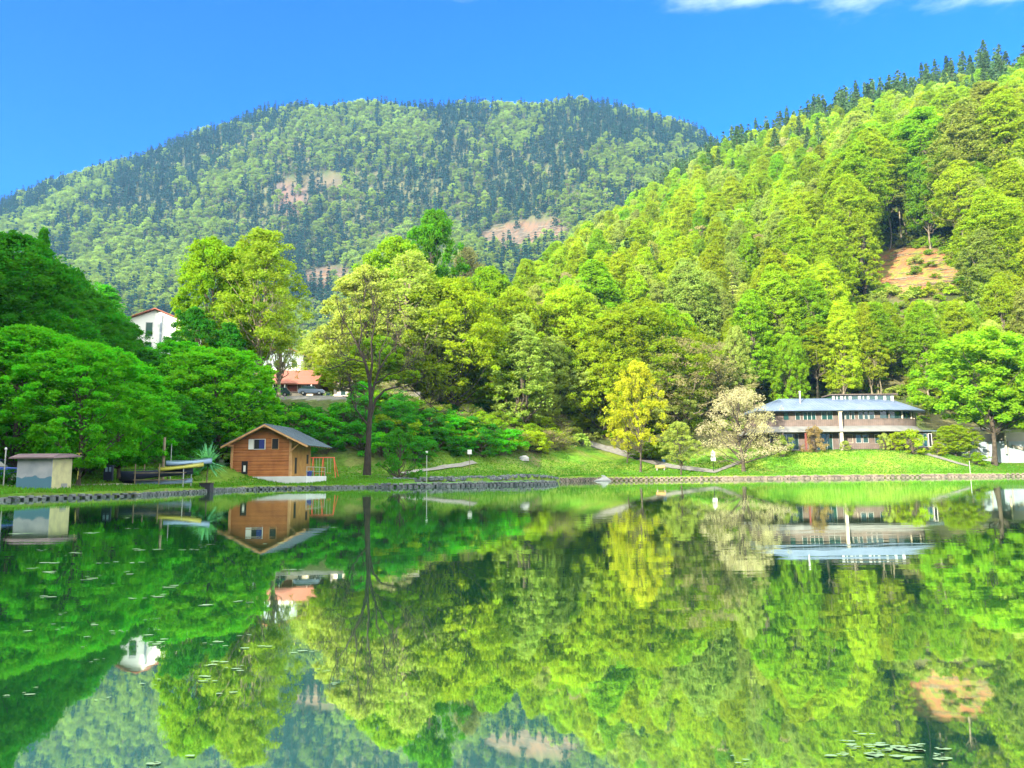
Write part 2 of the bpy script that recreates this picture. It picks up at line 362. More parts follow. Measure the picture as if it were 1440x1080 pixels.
C = mixc(C, (.13, .11, .055), sm(.45, .6, n1)*.6)
lawn_end = np.where(U < (560-720)/F, 100, np.where(U < (760-720)/F, 122, 147))[:, None]
lawn = 1-sm(0, 6, TYY-lawn_end-4*(n1-.5))
gcol = np.array([.085, .20, .015])[None, None]*(.6+.8*n2[..., None])
gy = np.array([.17, .22, .03])
sw = (.22+.5*sm(650, 850, px_))[..., None]*sm(.42, .62, n1)[..., None]; gcol = gcol*(.55+.45*sm(560, 860, px_))[..., None]; g = gcol*(1-sw)+gy*sw; wr = (sm(.58, .74, fbm(TX/2.2, TYY/1.4, 91)+.5)*.55)[..., None]; g = g*(1-wr)+np.array([.17, .15, .06])*wr  # left lawn darker and less yellow: its shade is painted into the cover
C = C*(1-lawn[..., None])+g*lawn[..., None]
near_l = sm(.1, .5, -(TX/TYY))
C = mixc(C, (.30, .285, .24), (1-sm(.8, 1.3, np.abs(TYY-(Dsh[:, None]+9.5))))*(U[:, None] < -.43)*.9)     # gravel path by the shed
terr = ((px_ > 360) & (px_ < 560) & (TYY > 117.5) & (TYY < 126))*1.0                                         # road on the terrace
C = mixc(C, (.13, .13, .12), terr)
far = (TYY > 600)*1.0
def clearing(C, b, col, col2):
    k = sm(.4, .62, fbm(px_/6, py_/2.6, 51)+.5)
    return mixc(mixc(C, col, b), col2, b*k)
CLR = [(745, 332, 74, 22, -.12, far), (460, 390, 38, 14, -.05, far), (408, 278, 27, 22, .3, far), (455, 258, 34, 12, .2, far), (800, 285, 9, 34, -.15, far),
       (1284, 381, 72, 32, .05, (TYY > 165)*(TYY < 260)*1.0), (1430, 130, 30, 10, -.5, (TYY > 350)*(TYY < 700)*1.0)]
clr = np.zeros_like(TX)
for k, (a, b, c, d, r, m) in enumerate(CLR):
    q = blob(a, b, c, d, r)*m*(.45 if k in (3, 4) else 1)
    if k == 5: C = clearing(C, q, (.30, .125, .065), (.17, .20, .04))
    elif k in (2, 3): C = clearing(C, q, (.14, .085, .06), (.085, .07, .055))
    else: C = clearing(C, q, (.14, .085, .05), (.08, .065, .045))
    clr = np.maximum(clr, q)
V = np.stack([TX, TYY, TZ], -1).reshape(-1, 3)
ii, jj = np.meshgrid(np.arange(NU-1), np.arange(NT-1), indexing='ij')
a = (ii*NT+jj).ravel(); FQ = np.stack([a, a+NT, a+NT+1, a+1], -1)
# skirt down under the lake
Vs = np.stack([U*Dsh, Dsh, np.full(NU, -1.5)], -1); k0 = len(V)
i = np.arange(NU-1); FS = np.stack([i*NT, k0+i, k0+i+1, (i+1)*NT], -1)
V = np.concatenate([V, Vs]); CA = np.concatenate([C.reshape(-1, 3), np.ones((NU, 3))*.1]); CA = np.concatenate([CA, np.ones((len(CA), 1))], 1)
gm = bpy.data.materials.new('ground_cover'); gm.use_nodes = True; t = gm.node_tree; b = t.nodes['Principled BSDF']
b.inputs['Roughness'].default_value = .95; b.inputs['Specular IOR Level'].default_value = .1
ca = N(t, 'ShaderNodeAttribute', attribute_name='cover'); co = N(t, 'ShaderNodeTexCoord')
nn = N(t, 'ShaderNodeTexNoise'); nn.inputs['Scale'].default_value = 1.6; nn.inputs['Detail'].default_value = 8; nn.inputs['Roughness'].default_value = .7
L(t, co.outputs['Object'], nn.inputs['Vector'])
mv = N(t, 'ShaderNodeMapRange'); mv.inputs[1].default_value = .3; mv.inputs[2].default_value = .7; mv.inputs[3].default_value = .55; mv.inputs[4].default_value = 1.45
L(t, nn.outputs[0], mv.inputs[0]); hs = N(t, 'ShaderNodeHueSaturation'); L(t, mv.outputs[0], hs.inputs['Value']); L(t, ca.outputs['Color'], hs.inputs['Color'])
L(t, hs.outputs[0], b.inputs['Base Color'])
bp = N(t, 'ShaderNodeBump'); bp.inputs['Strength'].default_value = .6; bp.inputs['Distance'].default_value = .15
L(t, nn.outputs[0], bp.inputs['Height']); L(t, bp.outputs[0], b.inputs['Normal'])
M_GROUND = gm
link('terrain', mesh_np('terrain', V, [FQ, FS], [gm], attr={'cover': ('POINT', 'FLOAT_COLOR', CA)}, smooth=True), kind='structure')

def in_clear(px, py, Y):
    r = np.zeros(np.shape(px), bool)
    for k, (cx, cy_, rx, ry, rot, m) in enumerate(CLR):
        dx = px-cx; dy = py-cy_; c, s = math.cos(rot), math.sin(rot)
        q = ((dx*c+dy*s)/rx)**2+((-dx*s+dy*c)/ry)**2 < 1
        ok = Y > 600 if k < 5 else ((Y > 165) & (Y < 260) if k == 5 else (Y > 350) & (Y < 700))
        r |= q & ok
    return r

# the ridge to the left behind the viewer, whose shadow lies over the near shore
tn = math.tan(R(SUN_EL)); s0 = 40.0; dx_, dy_ = -SUN_AZ[0], -SUN_AZ[1]
T_ = np.linspace(-700, 900, 161); A_ = np.linspace(-180, 90, 28)
V = []
for t_ in T_:
    for a_ in A_:
        along = -300+a_
        top = s0+tn*300+fbm(np.array(t_/60), np.array(3.3), 5)*14
        z = top*math.exp(-(a_/95)**2)-6
        V.append((dx_*along-dy_*t_, dy_*along+dx_*t_, z))
V = np.array(V); n_ = len(A_)
ii, jj = np.meshgrid(np.arange(len(T_)-1), np.arange(n_-1), indexing='ij'); a = (ii*n_+jj).ravel()
M_HILL = mat('wooded_slope', (.04, .09, .02), .95, noise=(.07, .12, .03), noise_scale=.05)
link('hill', mesh_np('hill', V, np.stack([a, a+n_, a+n_+1, a+1], -1), [M_HILL], smooth=True), kind='structure')
link('ground', mesh_np('ground', np.array([(-900, -500, -1.6), (900, -500, -1.6), (900, 160, -1.6), (-900, 160, -1.6)], float), np.array([[0, 1, 2, 3]]), [M_GROUND], attr={'cover': ('POINT', 'FLOAT_COLOR', np.array([[.08, .1, .04, 1]]*4))}), kind='structure')

# ------------------------------------------------------------------ water
wm = bpy.data.materials.new('lake_water'); wm.use_nodes = True; t = wm.node_tree; t.nodes.clear()
o_ = N(t, 'ShaderNodeOutputMaterial')
gl = N(t, 'ShaderNodeBsdfGlossy'); gl.inputs['Roughness'].default_value = .022; gl.inputs[0].default_value = (.88, .97, .90, 1)
df = N(t, 'ShaderNodeBsdfDiffuse'); df.inputs[0].default_value = (.018, .13, .045, 1)
fr = N(t, 'ShaderNodeFresnel'); fr.inputs[0].default_value = 2.6
mr = N(t, 'ShaderNodeMapRange'); mr.inputs[1].default_value = .18; mr.inputs[2].default_value = .75; mr.inputs[3].default_value = .84; mr.inputs[4].default_value = .97
L(t, fr.outputs[0], mr.inputs[0])
co = N(t, 'ShaderNodeTexCoord'); mp = N(t, 'ShaderNodeMapping'); mp.inputs['Scale'].default_value = (.55, 1.6, 1)
L(t, co.outputs['Object'], mp.inputs[0])
n1_ = N(t, 'ShaderNodeTexNoise'); n1_.inputs['Scale'].default_value = 1.3; n1_.inputs['Detail'].default_value = 3
L(t, mp.outputs[0], n1_.inputs['Vector'])
n2_ = N(t, 'ShaderNodeTexNoise'); n2_.inputs['Scale'].default_value = .09; n2_.inputs['Detail'].default_value = 2
L(t, co.outputs['Object'], n2_.inputs['Vector'])
n2m = N(t, 'ShaderNodeMapRange'); n2m.inputs[1].default_value = .42; n2m.inputs[2].default_value = .66; n2m.inputs[3].default_value = .16; n2m.inputs[4].default_value = 1.1; L(t, n2_.outputs[0], n2m.inputs[0])
mm = N(t, 'ShaderNodeMath', operation='MULTIPLY'); L(t, n1_.outputs[0], mm.inputs[0]); L(t, n2m.outputs[0], mm.inputs[1])
bp = N(t, 'ShaderNodeBump'); bp.inputs['Strength'].default_value = .12; bp.inputs['Distance'].default_value = .022
L(t, mm.outputs[0], bp.inputs['Height']); L(t, bp.outputs[0], gl.inputs['Normal'])
mx = N(t, 'ShaderNodeMixShader'); L(t, mr.outputs[0], mx.inputs[0]); L(t, df.outputs[0], mx.inputs[1]); L(t, gl.outputs[0], mx.inputs[2])
L(t, mx.outputs[0], o_.inputs[0])
link('water', mesh_np('water', np.array([(-500, -220, 0), (600, -220, 0), (600, 150, 0), (-500, 150, 0)], float), np.array([[0, 1, 2, 3]]), [wm]), kind='structure')

# ------------------------------------------------------------------ foliage
def leaves_at(Cn, Nn, size, r, asp=.62):
    """a bent diamond leaf at every centre"""
    n = len(Cn); t = r.normal(size=(n, 3)); t -= (t*Nn).sum(1)[:, None]*Nn
    t /= np.linalg.norm(t, axis=1)[:, None]+1e-9; b_ = np.cross(Nn, t)
    s = size*r.uniform(.6, 1.35, n)[:, None]
    V = np.stack([Cn-t*s*.5, Cn-b_*s*.5*asp+t*s*.05+Nn*s*.10, Cn+t*s*.5, Cn+b_*s*.5*asp+t*s*.05+Nn*s*.10], 1).reshape(-1, 3)
    return V, np.arange(n*4).reshape(n, 4)
def unit(v): return v/(np.linalg.norm(v, axis=-1, keepdims=True)+1e-9)

def tubes(paths, k=6):
    Vs, Fs, n = [], [], 0
    for P, r in paths:
        P = np.asarray(P, float); r = np.asarray(r, float); m = len(P)
        T = unit(np.gradient(P, axis=0)); up = np.where(np.abs(T[:, 2:3]) < .9, np.array([[0, 0, 1.]]), np.array([[1., 0, 0]]))
        up = np.broadcast_to(up[0], (m, 3)); A = unit(np.cross(T, up)); B = np.cross(T, A)
        th = np.arange(k)*2*math.pi/k
        V = P[:, None]+r[:, None, None]*(np.cos(th)[None, :, None]*A[:, None]+np.sin(th)[None, :, None]*B[:, None])
        Vs.append(V.reshape(-1, 3)); i, j = np.meshgrid(np.arange(m-1), np.arange(k), indexing='ij')
        Fs.append(np.stack([i*k+j, i*k+(j+1) % k, (i+1)*k+(j+1) % k, (i+1)*k+j], -1).reshape(-1, 4)+n); n += m*k
    return np.concatenate(Vs), np.concatenate(Fs)

def profile(kind, t):
    if kind == 'round': return np.sqrt(np.clip(1-(2*t-1)**2, 0, 1))*(1-.12*t)
    if kind == 'oval': return np.clip(np.sin(math.pi*np.clip(t, 0, 1)**.72), 0, 1)**.62
    if kind == 'tall': return (np.clip(1-t, 0, 1)**.60)*(.6+.4*np.clip(t/.3, 0, 1))
    if kind == 'spread': return np.sqrt(np.clip(1-t**2.2, 0, 1))*(.75+.25*np.clip(t/.2, 0, 1))
    if kind == 'wild': return (np.clip(np.sin(math.pi*np.clip(t, 0, 1)**.8), 0, 1)**.5)*(.7+.3*np.sin(7*t))
def broadleaf(seed, H, W, base, kind, nc, lp, ls, fill=.5, flat=.42, bark=M_BARK, leafm=M_LEAF, lean=0, clump=1.0, twigs=0, trunk_r=None, shell=0, lobe=.9, upb=.22):
    """-> (crown mesh, trunk mesh) of a tree H metres high with a crown W metres wide starting at base*H"""
    r = np.random.default_rng(seed); Rw = W/2
    ph = r.uniform(0, 6.28, 6)
    t = r.uniform(0.02, .99, nc); t = t**.9
    th = np.arange(nc)*2.39996+r.normal(0, .4, nc)
    lump = 1+.16*np.sin(2*th+ph[0]+5*t)+.13*np.sin(3*th+ph[1]-8*t)+.12*np.sin(5*th+ph[2]+13*t)
    rad = Rw*profile(kind, t)*lump*np.sqrt(r.uniform(fill**2, 1, nc))
    z = H*(base+(1-base)*t)
    ax = lambda zz: np.stack([lean*(zz/H)**1.6*H+.25*np.sin(zz*.45+ph[3]), .25*np.sin(zz*.38+ph[4]), zz], -1)
    Cc = ax(z)+np.stack([rad*np.cos(th), rad*np.sin(th), r.normal(0, .02*H, nc)], -1)
    Cc[:, 2] = np.minimum(Cc[:, 2], H*.985)
    # boughs: clumps gather round a dozen lobes, with gaps between
    K = 15; tl = (np.arange(K)+.5)/K; tl = tl*.93+.02; al = np.arange(K)*2.39996+ph[0]; ql = Rw*profile(kind, tl)*r.uniform(.5, .88, K)
    LB = ax(H*(base+(1-base)*tl)); LB[:, 0] += ql*np.cos(al); LB[:, 1] += ql*np.sin(al); lsz = W*.27*r.uniform(.75, 1.3, K)
    dd = np.linalg.norm((Cc[:, None]-LB[None])*np.array([1, 1, 1.25]), axis=2)/lsz; ni = dd.argmin(1); dm = dd.min(1)
    pull = np.clip((dm-.55)/dm, 0, .75)[:, None]*lobe; Cc = Cc+(LB[ni]-Cc)*pull*np.array([.8, .8, .55])
    cr_ = clump*(W/math.sqrt(nc))*r.uniform(.65, 1.3, nc)*.62
    out = unit(np.stack([np.cos(th), np.sin(th), np.zeros(nc)], -1))
    n_l = np.maximum(3, (lp*(cr_/cr_.mean())**2)).astype(int)
    idx = np.repeat(np.arange(nc), n_l); m = len(idx)
    g_ = r.normal(size=(m, 3)); g_ = unit(g_)*(r.uniform(.15, 1, m)**.5)[:, None]
    g_[:, 2] *= flat
    # sprays droop outwards like a real bough
    dr = (g_*out[idx]).sum(1)
    P = Cc[idx]+g_*cr_[idx][:, None]; P[:, 2] -= .22*cr_[idx]*np.clip(dr, 0, 1)**2
    P += r.normal(0, ls*.25, (m, 3))
    Nn = unit(r.normal(size=(m, 3))*.75+np.array([0, 0, upb])+.5*out[idx]+.3*g_)
    V, Fq = leaves_at(P, Nn, ls, r)
    v = np.clip(r.uniform(0, 1, nc)[idx]*.55+r.uniform(0, 1, m)*.45, 0, 1)
    if shell:
        k_ = int(m*shell); t2 = r.uniform(.0, .98, k_)**.85; th2 = r.uniform(0, 6.283, k_)
        lu = 1+.16*np.sin(2*th2+ph[0]+5*t2)+.13*np.sin(3*th2+ph[1]-8*t2)+.12*np.sin(5*th2+ph[2]+13*t2)
        pat = np.sin(th2*4+t2*11+ph[5])*np.sin(t2*27+th2*2+ph[3]); q2 = Rw*profile(kind, t2)*lu*np.sqrt(r.uniform(.1, 1.1, k_))*(1+.05*pat)
        P2 = ax(H*(base+(1-base)*t2)); P2[:, 0] += q2*np.cos(th2); P2[:, 1] += q2*np.sin(th2); o2_ = np.stack([np.cos(th2), np.sin(th2), 0*th2], -1)
        kp = (np.linalg.norm((P2[:, None]-LB[None])*np.array([1, 1, 1.25]), axis=2)/lsz).min(1) < r.uniform(.45, 1.0, len(P2)); kp &= P2[:, 2] < H; P2, o2_ = P2[kp], o2_[kp]; N2 = unit(r.normal(size=P2.shape)*.7+np.array([0, 0, upb])+.6*o2_)
        V2, F2 = leaves_at(P2, N2, ls, r); Fq = np.concatenate([Fq, F2+len(V)]); V = np.concatenate([V, V2]); v = np.concatenate([v, np.clip(.25+.25*pat[kp]+r.uniform(0, .5, len(P2)), 0, 1)])
    wx = (np.percentile(V[:, 0], 99)-np.percentile(V[:, 0], 1)+np.percentile(V[:, 1], 99)-np.percentile(V[:, 1], 1))/2
    kx = W/wx; kz = (H-H*base)/(V[:, 2].max()-H*base); V[:, :2] *= kx; V[:, 2] = H*base+(V[:, 2]-H*base)*np.where(V[:, 2] > H*base, kz, 1)
    cm_ = mesh_np('crown', V, Fq, [leafm], attr={'v': ('FACE', 'FLOAT', v)})
    # trunk and limbs
    r0 = trunk_r or H*.016+.06
    zz = np.linspace(0, H*.93, 12); tp = ax(zz)
    tr = r0*(1-zz/H)**.85; tr[0] *= 1.5; tr[1] *= 1.08
    paths = [(tp, tr)]
    nb = min(nc, 46)
    for i in r.permutation(nc)[:nb]:
        e = Cc[i]; zb = max(H*base*.75, e[2]-.28*H*r.uniform(.5, 1)-.35*rad[i]); s_ = ax(np.array([zb]))[0]
        q = np.linspace(0, 1, 6)[:, None]; Pm = (s_+e)/2+np.array([0, 0, -.06*H*r.uniform(-.3, 1)])
        P_ = (1-q)**2*s_+2*q*(1-q)*Pm+q*q*e+r.normal(0, .012*H, (6, 3))*np.array([0, 1, 1, 1, 1, .3])[:, None]
        rb = r0*(1-zb/H)**.85*.42
        paths.append((P_, np.linspace(rb, rb*.2+.008, 6)))
        for _ in range(twigs):
            k = r.integers(2, 6); s2 = P_[k]; e2 = s2+unit(r.normal(size=3)+np.array([0, 0, .7])+unit(e-s_)*.8)*cr_[i]*r.uniform(.6, 1.3)
            q2 = np.linspace(0, 1, 4)[:, None]
            paths.append((s2*(1-q2)+e2*q2+r.normal(0, .008*H, (4, 3))*q2, np.linspace(rb*.3, .012, 4)))
    V, Fq = tubes(paths, 7 if nc > 40 else 5); V[:, :2] *= 1+(kx-1)*np.clip((V[:, 2:3]/H-base*.6)/.2, 0, 1)
    tm = mesh_np('trunk', V, Fq, [bark], smooth=True)
    return cm_, tm
def conifer(seed, H, W, tiers, br, nq, ls, leafm=M_NEEDLE, base=.10, thin=1.0):
    r = np.random.default_rng(seed); Vs = []; Ps = []; Ns = []; vs = []; paths = [(np.stack([np.zeros(8), np.zeros(8), np.linspace(0, H*.99, 8)], -1), np.linspace(H*.013+.05, .02, 8))]
    for i in range(tiers):
        t = (i+r.uniform(-.3, .3))/tiers; t = min(max(t, 0), .985); z = H*(base+(1-base)*t); Rr = W/2*(1-t)**.85*r.uniform(.8, 1.12)+.06*W*(1-t)+.12
        k = max(4, int(br*(.5+.5*(1-t))))
        for j in range(k):
            if r.random() < .08: continue
            th = 2*math.pi*(j+r.uniform(-.3, .3))/k+i*1.3; Lb = Rr*r.uniform(.7, 1.15)
            n = max(3, int(nq*(.35+.65*(1-t)))); s = r.uniform(.12, 1, n)**.7
            d = np.array([math.cos(th), math.sin(th), 0]); sd_ = np.array([-d[1], d[0], 0])
            droop = .28*Lb*s**1.4-.10*Lb*s**3
            P = d*(Lb*s)[:, None]+sd_*(r.normal(0, .13, n)*Lb*(.4+.6*(1-s)+.2))[:, None]; P[:, 2] = z-droop+r.normal(0, .02, n)*Lb-ls*.15
            Ps.append(P); Ns.append(unit(np.tile(d*.5+np.array([0, 0, .6]), (n, 1))+r.normal(0, .5, (n, 3)))); vs.append(np.full(n, r.uniform(0, .5))+r.uniform(0, .5, n))
        if tiers > 14 and i % 2 == 0:
            th = r.uniform(0, 6.28); e = np.array([math.cos(th)*Rr*.8, math.sin(th)*Rr*.8, z-.2*Rr])
            paths.append((np.array([[0, 0, z], e*.5+np.array([0, 0, z*.5]), e]), np.array([.06, .04, .015])))
    P = np.concatenate(Ps); V, Fq = leaves_at(P, np.concatenate(Ns), ls, r, .5*thin)
    cm_ = mesh_np('crown', V, Fq, [leafm], attr={'v': ('FACE', 'FLOAT', np.concatenate(vs))})
    V, Fq = tubes(paths, 6); return cm_, mesh_np('trunk', V, Fq, [M_BARK], smooth=True)

PR = {}      # prototypes: kind -> list of (crown, trunk, height, width)
def proto(k, fn, n, seed, H, W, *a, **kw):
    PR[k] = [(*fn(seed+i, H, W, *a, **kw), H, W) for i in range(n)]
proto('maple', broadleaf, 3, 100, 14, 12, .14, 'round', 420, 130, .23, trunk_r=.20, shell=.15, fill=.25, flat=.62, twigs=1, clump=1.25, lobe=.6)
proto('beech', broadleaf, 5, 120, 28, 11, .24, 'tall', 440, 95, .29, shell=.35, fill=.15, flat=.85, trunk_r=.26, bark=M_BARKP, clump=1.3, lobe=.5)
proto('lush', broadleaf, 4, 140, 22, 12, .08, 'oval', 420, 95, .29, shell=.3, fill=.2, flat=.85, trunk_r=.26, clump=1.3, lobe=.6)
proto('slim', broadleaf, 3, 160, 22, 8, .10, 'tall', 280, 80, .28, shell=.3, fill=.2, flat=.95, clump=1.35, lobe=.5)
proto('sparse', broadleaf, 3, 180, 22, 9.5, .20, 'tall', 300, 34, .24, shell=.2, fill=.15, flat=.8, bark=M_BARKP, twigs=3, clump=1.5, lobe=.4)
proto('broad', broadleaf, 4, 145, 22, 17, .10, 'oval', 520, 90, .29, shell=.3, fill=.2, flat=.8, clump=1.2, lobe=.6, trunk_r=.26)
proto('broad_sparse', broadleaf, 3, 185, 20, 15, .18, 'oval', 420, 34, .24, shell=.2, fill=.15, flat=.85, bark=M_BARKP, twigs=3, clump=1.3, lobe=.5)
proto('golden', broadleaf, 2, 190, 15, 9, .23, 'oval', 260, 42, .26, fill=.3, flat=1.0, clump=1.2, lobe=.9, trunk_r=.16)
proto('spruce', conifer, 4, 200, 26, 8.6, 34, 12, 16, .75)
proto('larch', conifer, 2, 220, 24, 7.0, 26, 10, 12, .6, thin=.8)
proto('bush', broadleaf, 4, 240, 3.4, 4.6, .02, 'spread', 46, 60, .20, fill=.3, flat=.6)
proto('twiggy_bush', broadleaf, 2, 260, 3.0, 3.6, .02, 'spread', 46, 22, .13, fill=.3, flat=.7, bark=M_BARKP, twigs=3)

def lin(*c): return tuple((x/255)**2.2 for x in c)
def jit(c, r, a=.12):
    f = 1+r.normal(0, a); c = np.array(c)*f*(1+r.normal(0, a*.32, 3)); return tuple(np.clip(c, .004, .6))
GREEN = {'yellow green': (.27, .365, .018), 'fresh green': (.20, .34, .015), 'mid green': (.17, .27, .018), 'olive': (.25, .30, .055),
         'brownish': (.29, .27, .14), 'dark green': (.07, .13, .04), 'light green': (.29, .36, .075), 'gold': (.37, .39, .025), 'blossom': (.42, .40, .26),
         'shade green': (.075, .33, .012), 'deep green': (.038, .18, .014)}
CATS = {'spruce': 'tree', 'bush': 'shrub', 'twiggy_bush': 'shrub'}
NAMES = {'broad': 'broadleaf_tree', 'broad_sparse': 'bare_twigged_tree', 'golden': 'broadleaf_tree', 'maple': 'broadleaf_tree', 'beech': 'beech_tree', 'lush': 'broadleaf_tree', 'slim': 'broadleaf_tree', 'sparse': 'bare_twigged_tree', 'spruce': 'spruce_tree', 'larch': 'larch_tree', 'bush': 'shrub', 'twiggy_bush': 'shrub'}
rt = np.random.default_rng(11)
def tree(kind, loc, H, color, label, group=None, W=None, rz=None, var=None, name=None, jitter=.08):
    if W and W/H > .62: kind = {'beech': 'broad', 'lush': 'broad', 'slim': 'broad', 'sparse': 'broad_sparse'}.get(kind, kind)
    P = PR[kind][(var if var is not None else int(rt.integers(0, 99))) % len(PR[kind])]
    s = H/P[2]; sx = (W/P[3]) if W else s*rt.uniform(.9, 1.12)
    t = thing(name or NAMES[kind], label, CATS.get(kind, 'tree'), loc, rt.uniform(0, 6.28) if rz is None else rz, group)
    t.scale = (sx, sx, s)
    col = jit(GREEN[color] if isinstance(color, str) else color, rt, jitter)
    o = link('crown', P[0], t); o.color = (*col, 1)
    link('trunk' if CATS.get(kind) != 'shrub' else 'stems', P[1], t)
    return t
PR['high_beech'] = [(*broadleaf(400+i, 34, 11, .46, 'tall', 380, 95, .30, fill=.15, flat=.8, bark=M_BARKP, clump=1.3, shell=.35, lobe=.5, trunk_r=.19), 34, 11) for i in range(3)]; NAMES['high_beech'] = 'beech_tree'
proto('lawn_tree', broadleaf, 2, 430, 14, 11, .31, 'round', 360, 85, .27, fill=.25, flat=.8, clump=1.2, lobe=.8, trunk_r=.2); NAMES['lawn_tree'] = 'broadleaf_tree'
proto('high_sparse', broadleaf, 2, 440, 30, 13, .40, 'tall', 340, 52, .30, shell=.15, fill=.15, flat=.9, bark=M_BARKP, clump=1.25, lobe=.8, trunk_r=.24, twigs=1); NAMES['high_sparse'] = 'broadleaf_tree'
WK = 1.06
def ptree(kind, px, Y, top, color, label, group=None, wpx=None, sink=.15, **k):
    """tree whose foot stands at bearing px and distance Y and whose top reaches photo row top"""
    p = gp(px, Y); H = max(1.0, at(px, top, Y).z-p.z); p.z -= sink
    return tree(kind, p, H, color, label, group, W=(wpx*WK*Y/F if wpx else None), **k)

def gpix(px, py, Ymin=0, Ymax=700):
    """the first ground point seen at photo pixel (px, py)"""
    a, b = ray(px, py); Y = np.exp(np.linspace(math.log(max(Ymin, 35)), math.log(Ymax), 3000))
    d = (CH+b*Y)-tz(a*Y, Y)
    ok = (Y > np.interp(a, cu, shore)) & (d <= 0)
    i = int(np.argmax(ok)) if ok.any() else len(Y)-1
    return Vector((a*Y[i], Y[i], float(tz(a*Y[i], Y[i]))))

# ------------------------------------------------------------------ buildings
M_LOG = mat('timber_logs', (.38, .15, .05), .75, noise=(.27, .10, .035), noise_scale=.9, wave=('Z', .30, .35))
M_BOARD = mat('yellow_timber', (.34, .19, .05), .75, noise=(.26, .13, .04), noise_scale=1.2, wave=('X', .2, .6))
M_BEAM = mat('pale_timber', (.46, .27, .12), .75, noise=(.36, .2, .09))
M_SLATE = mat('blue_grey_sheet', (.085, .12, .15), .45, .1, noise=(.06, .09, .115), noise_scale=.7)
M_SHUT = mat('blue_shutter', (.02, .03, .16), .6)
M_PLINTH = mat('white_plinth', (.46, .48, .50), .9, noise=(.40, .42, .42), noise_scale=.9)

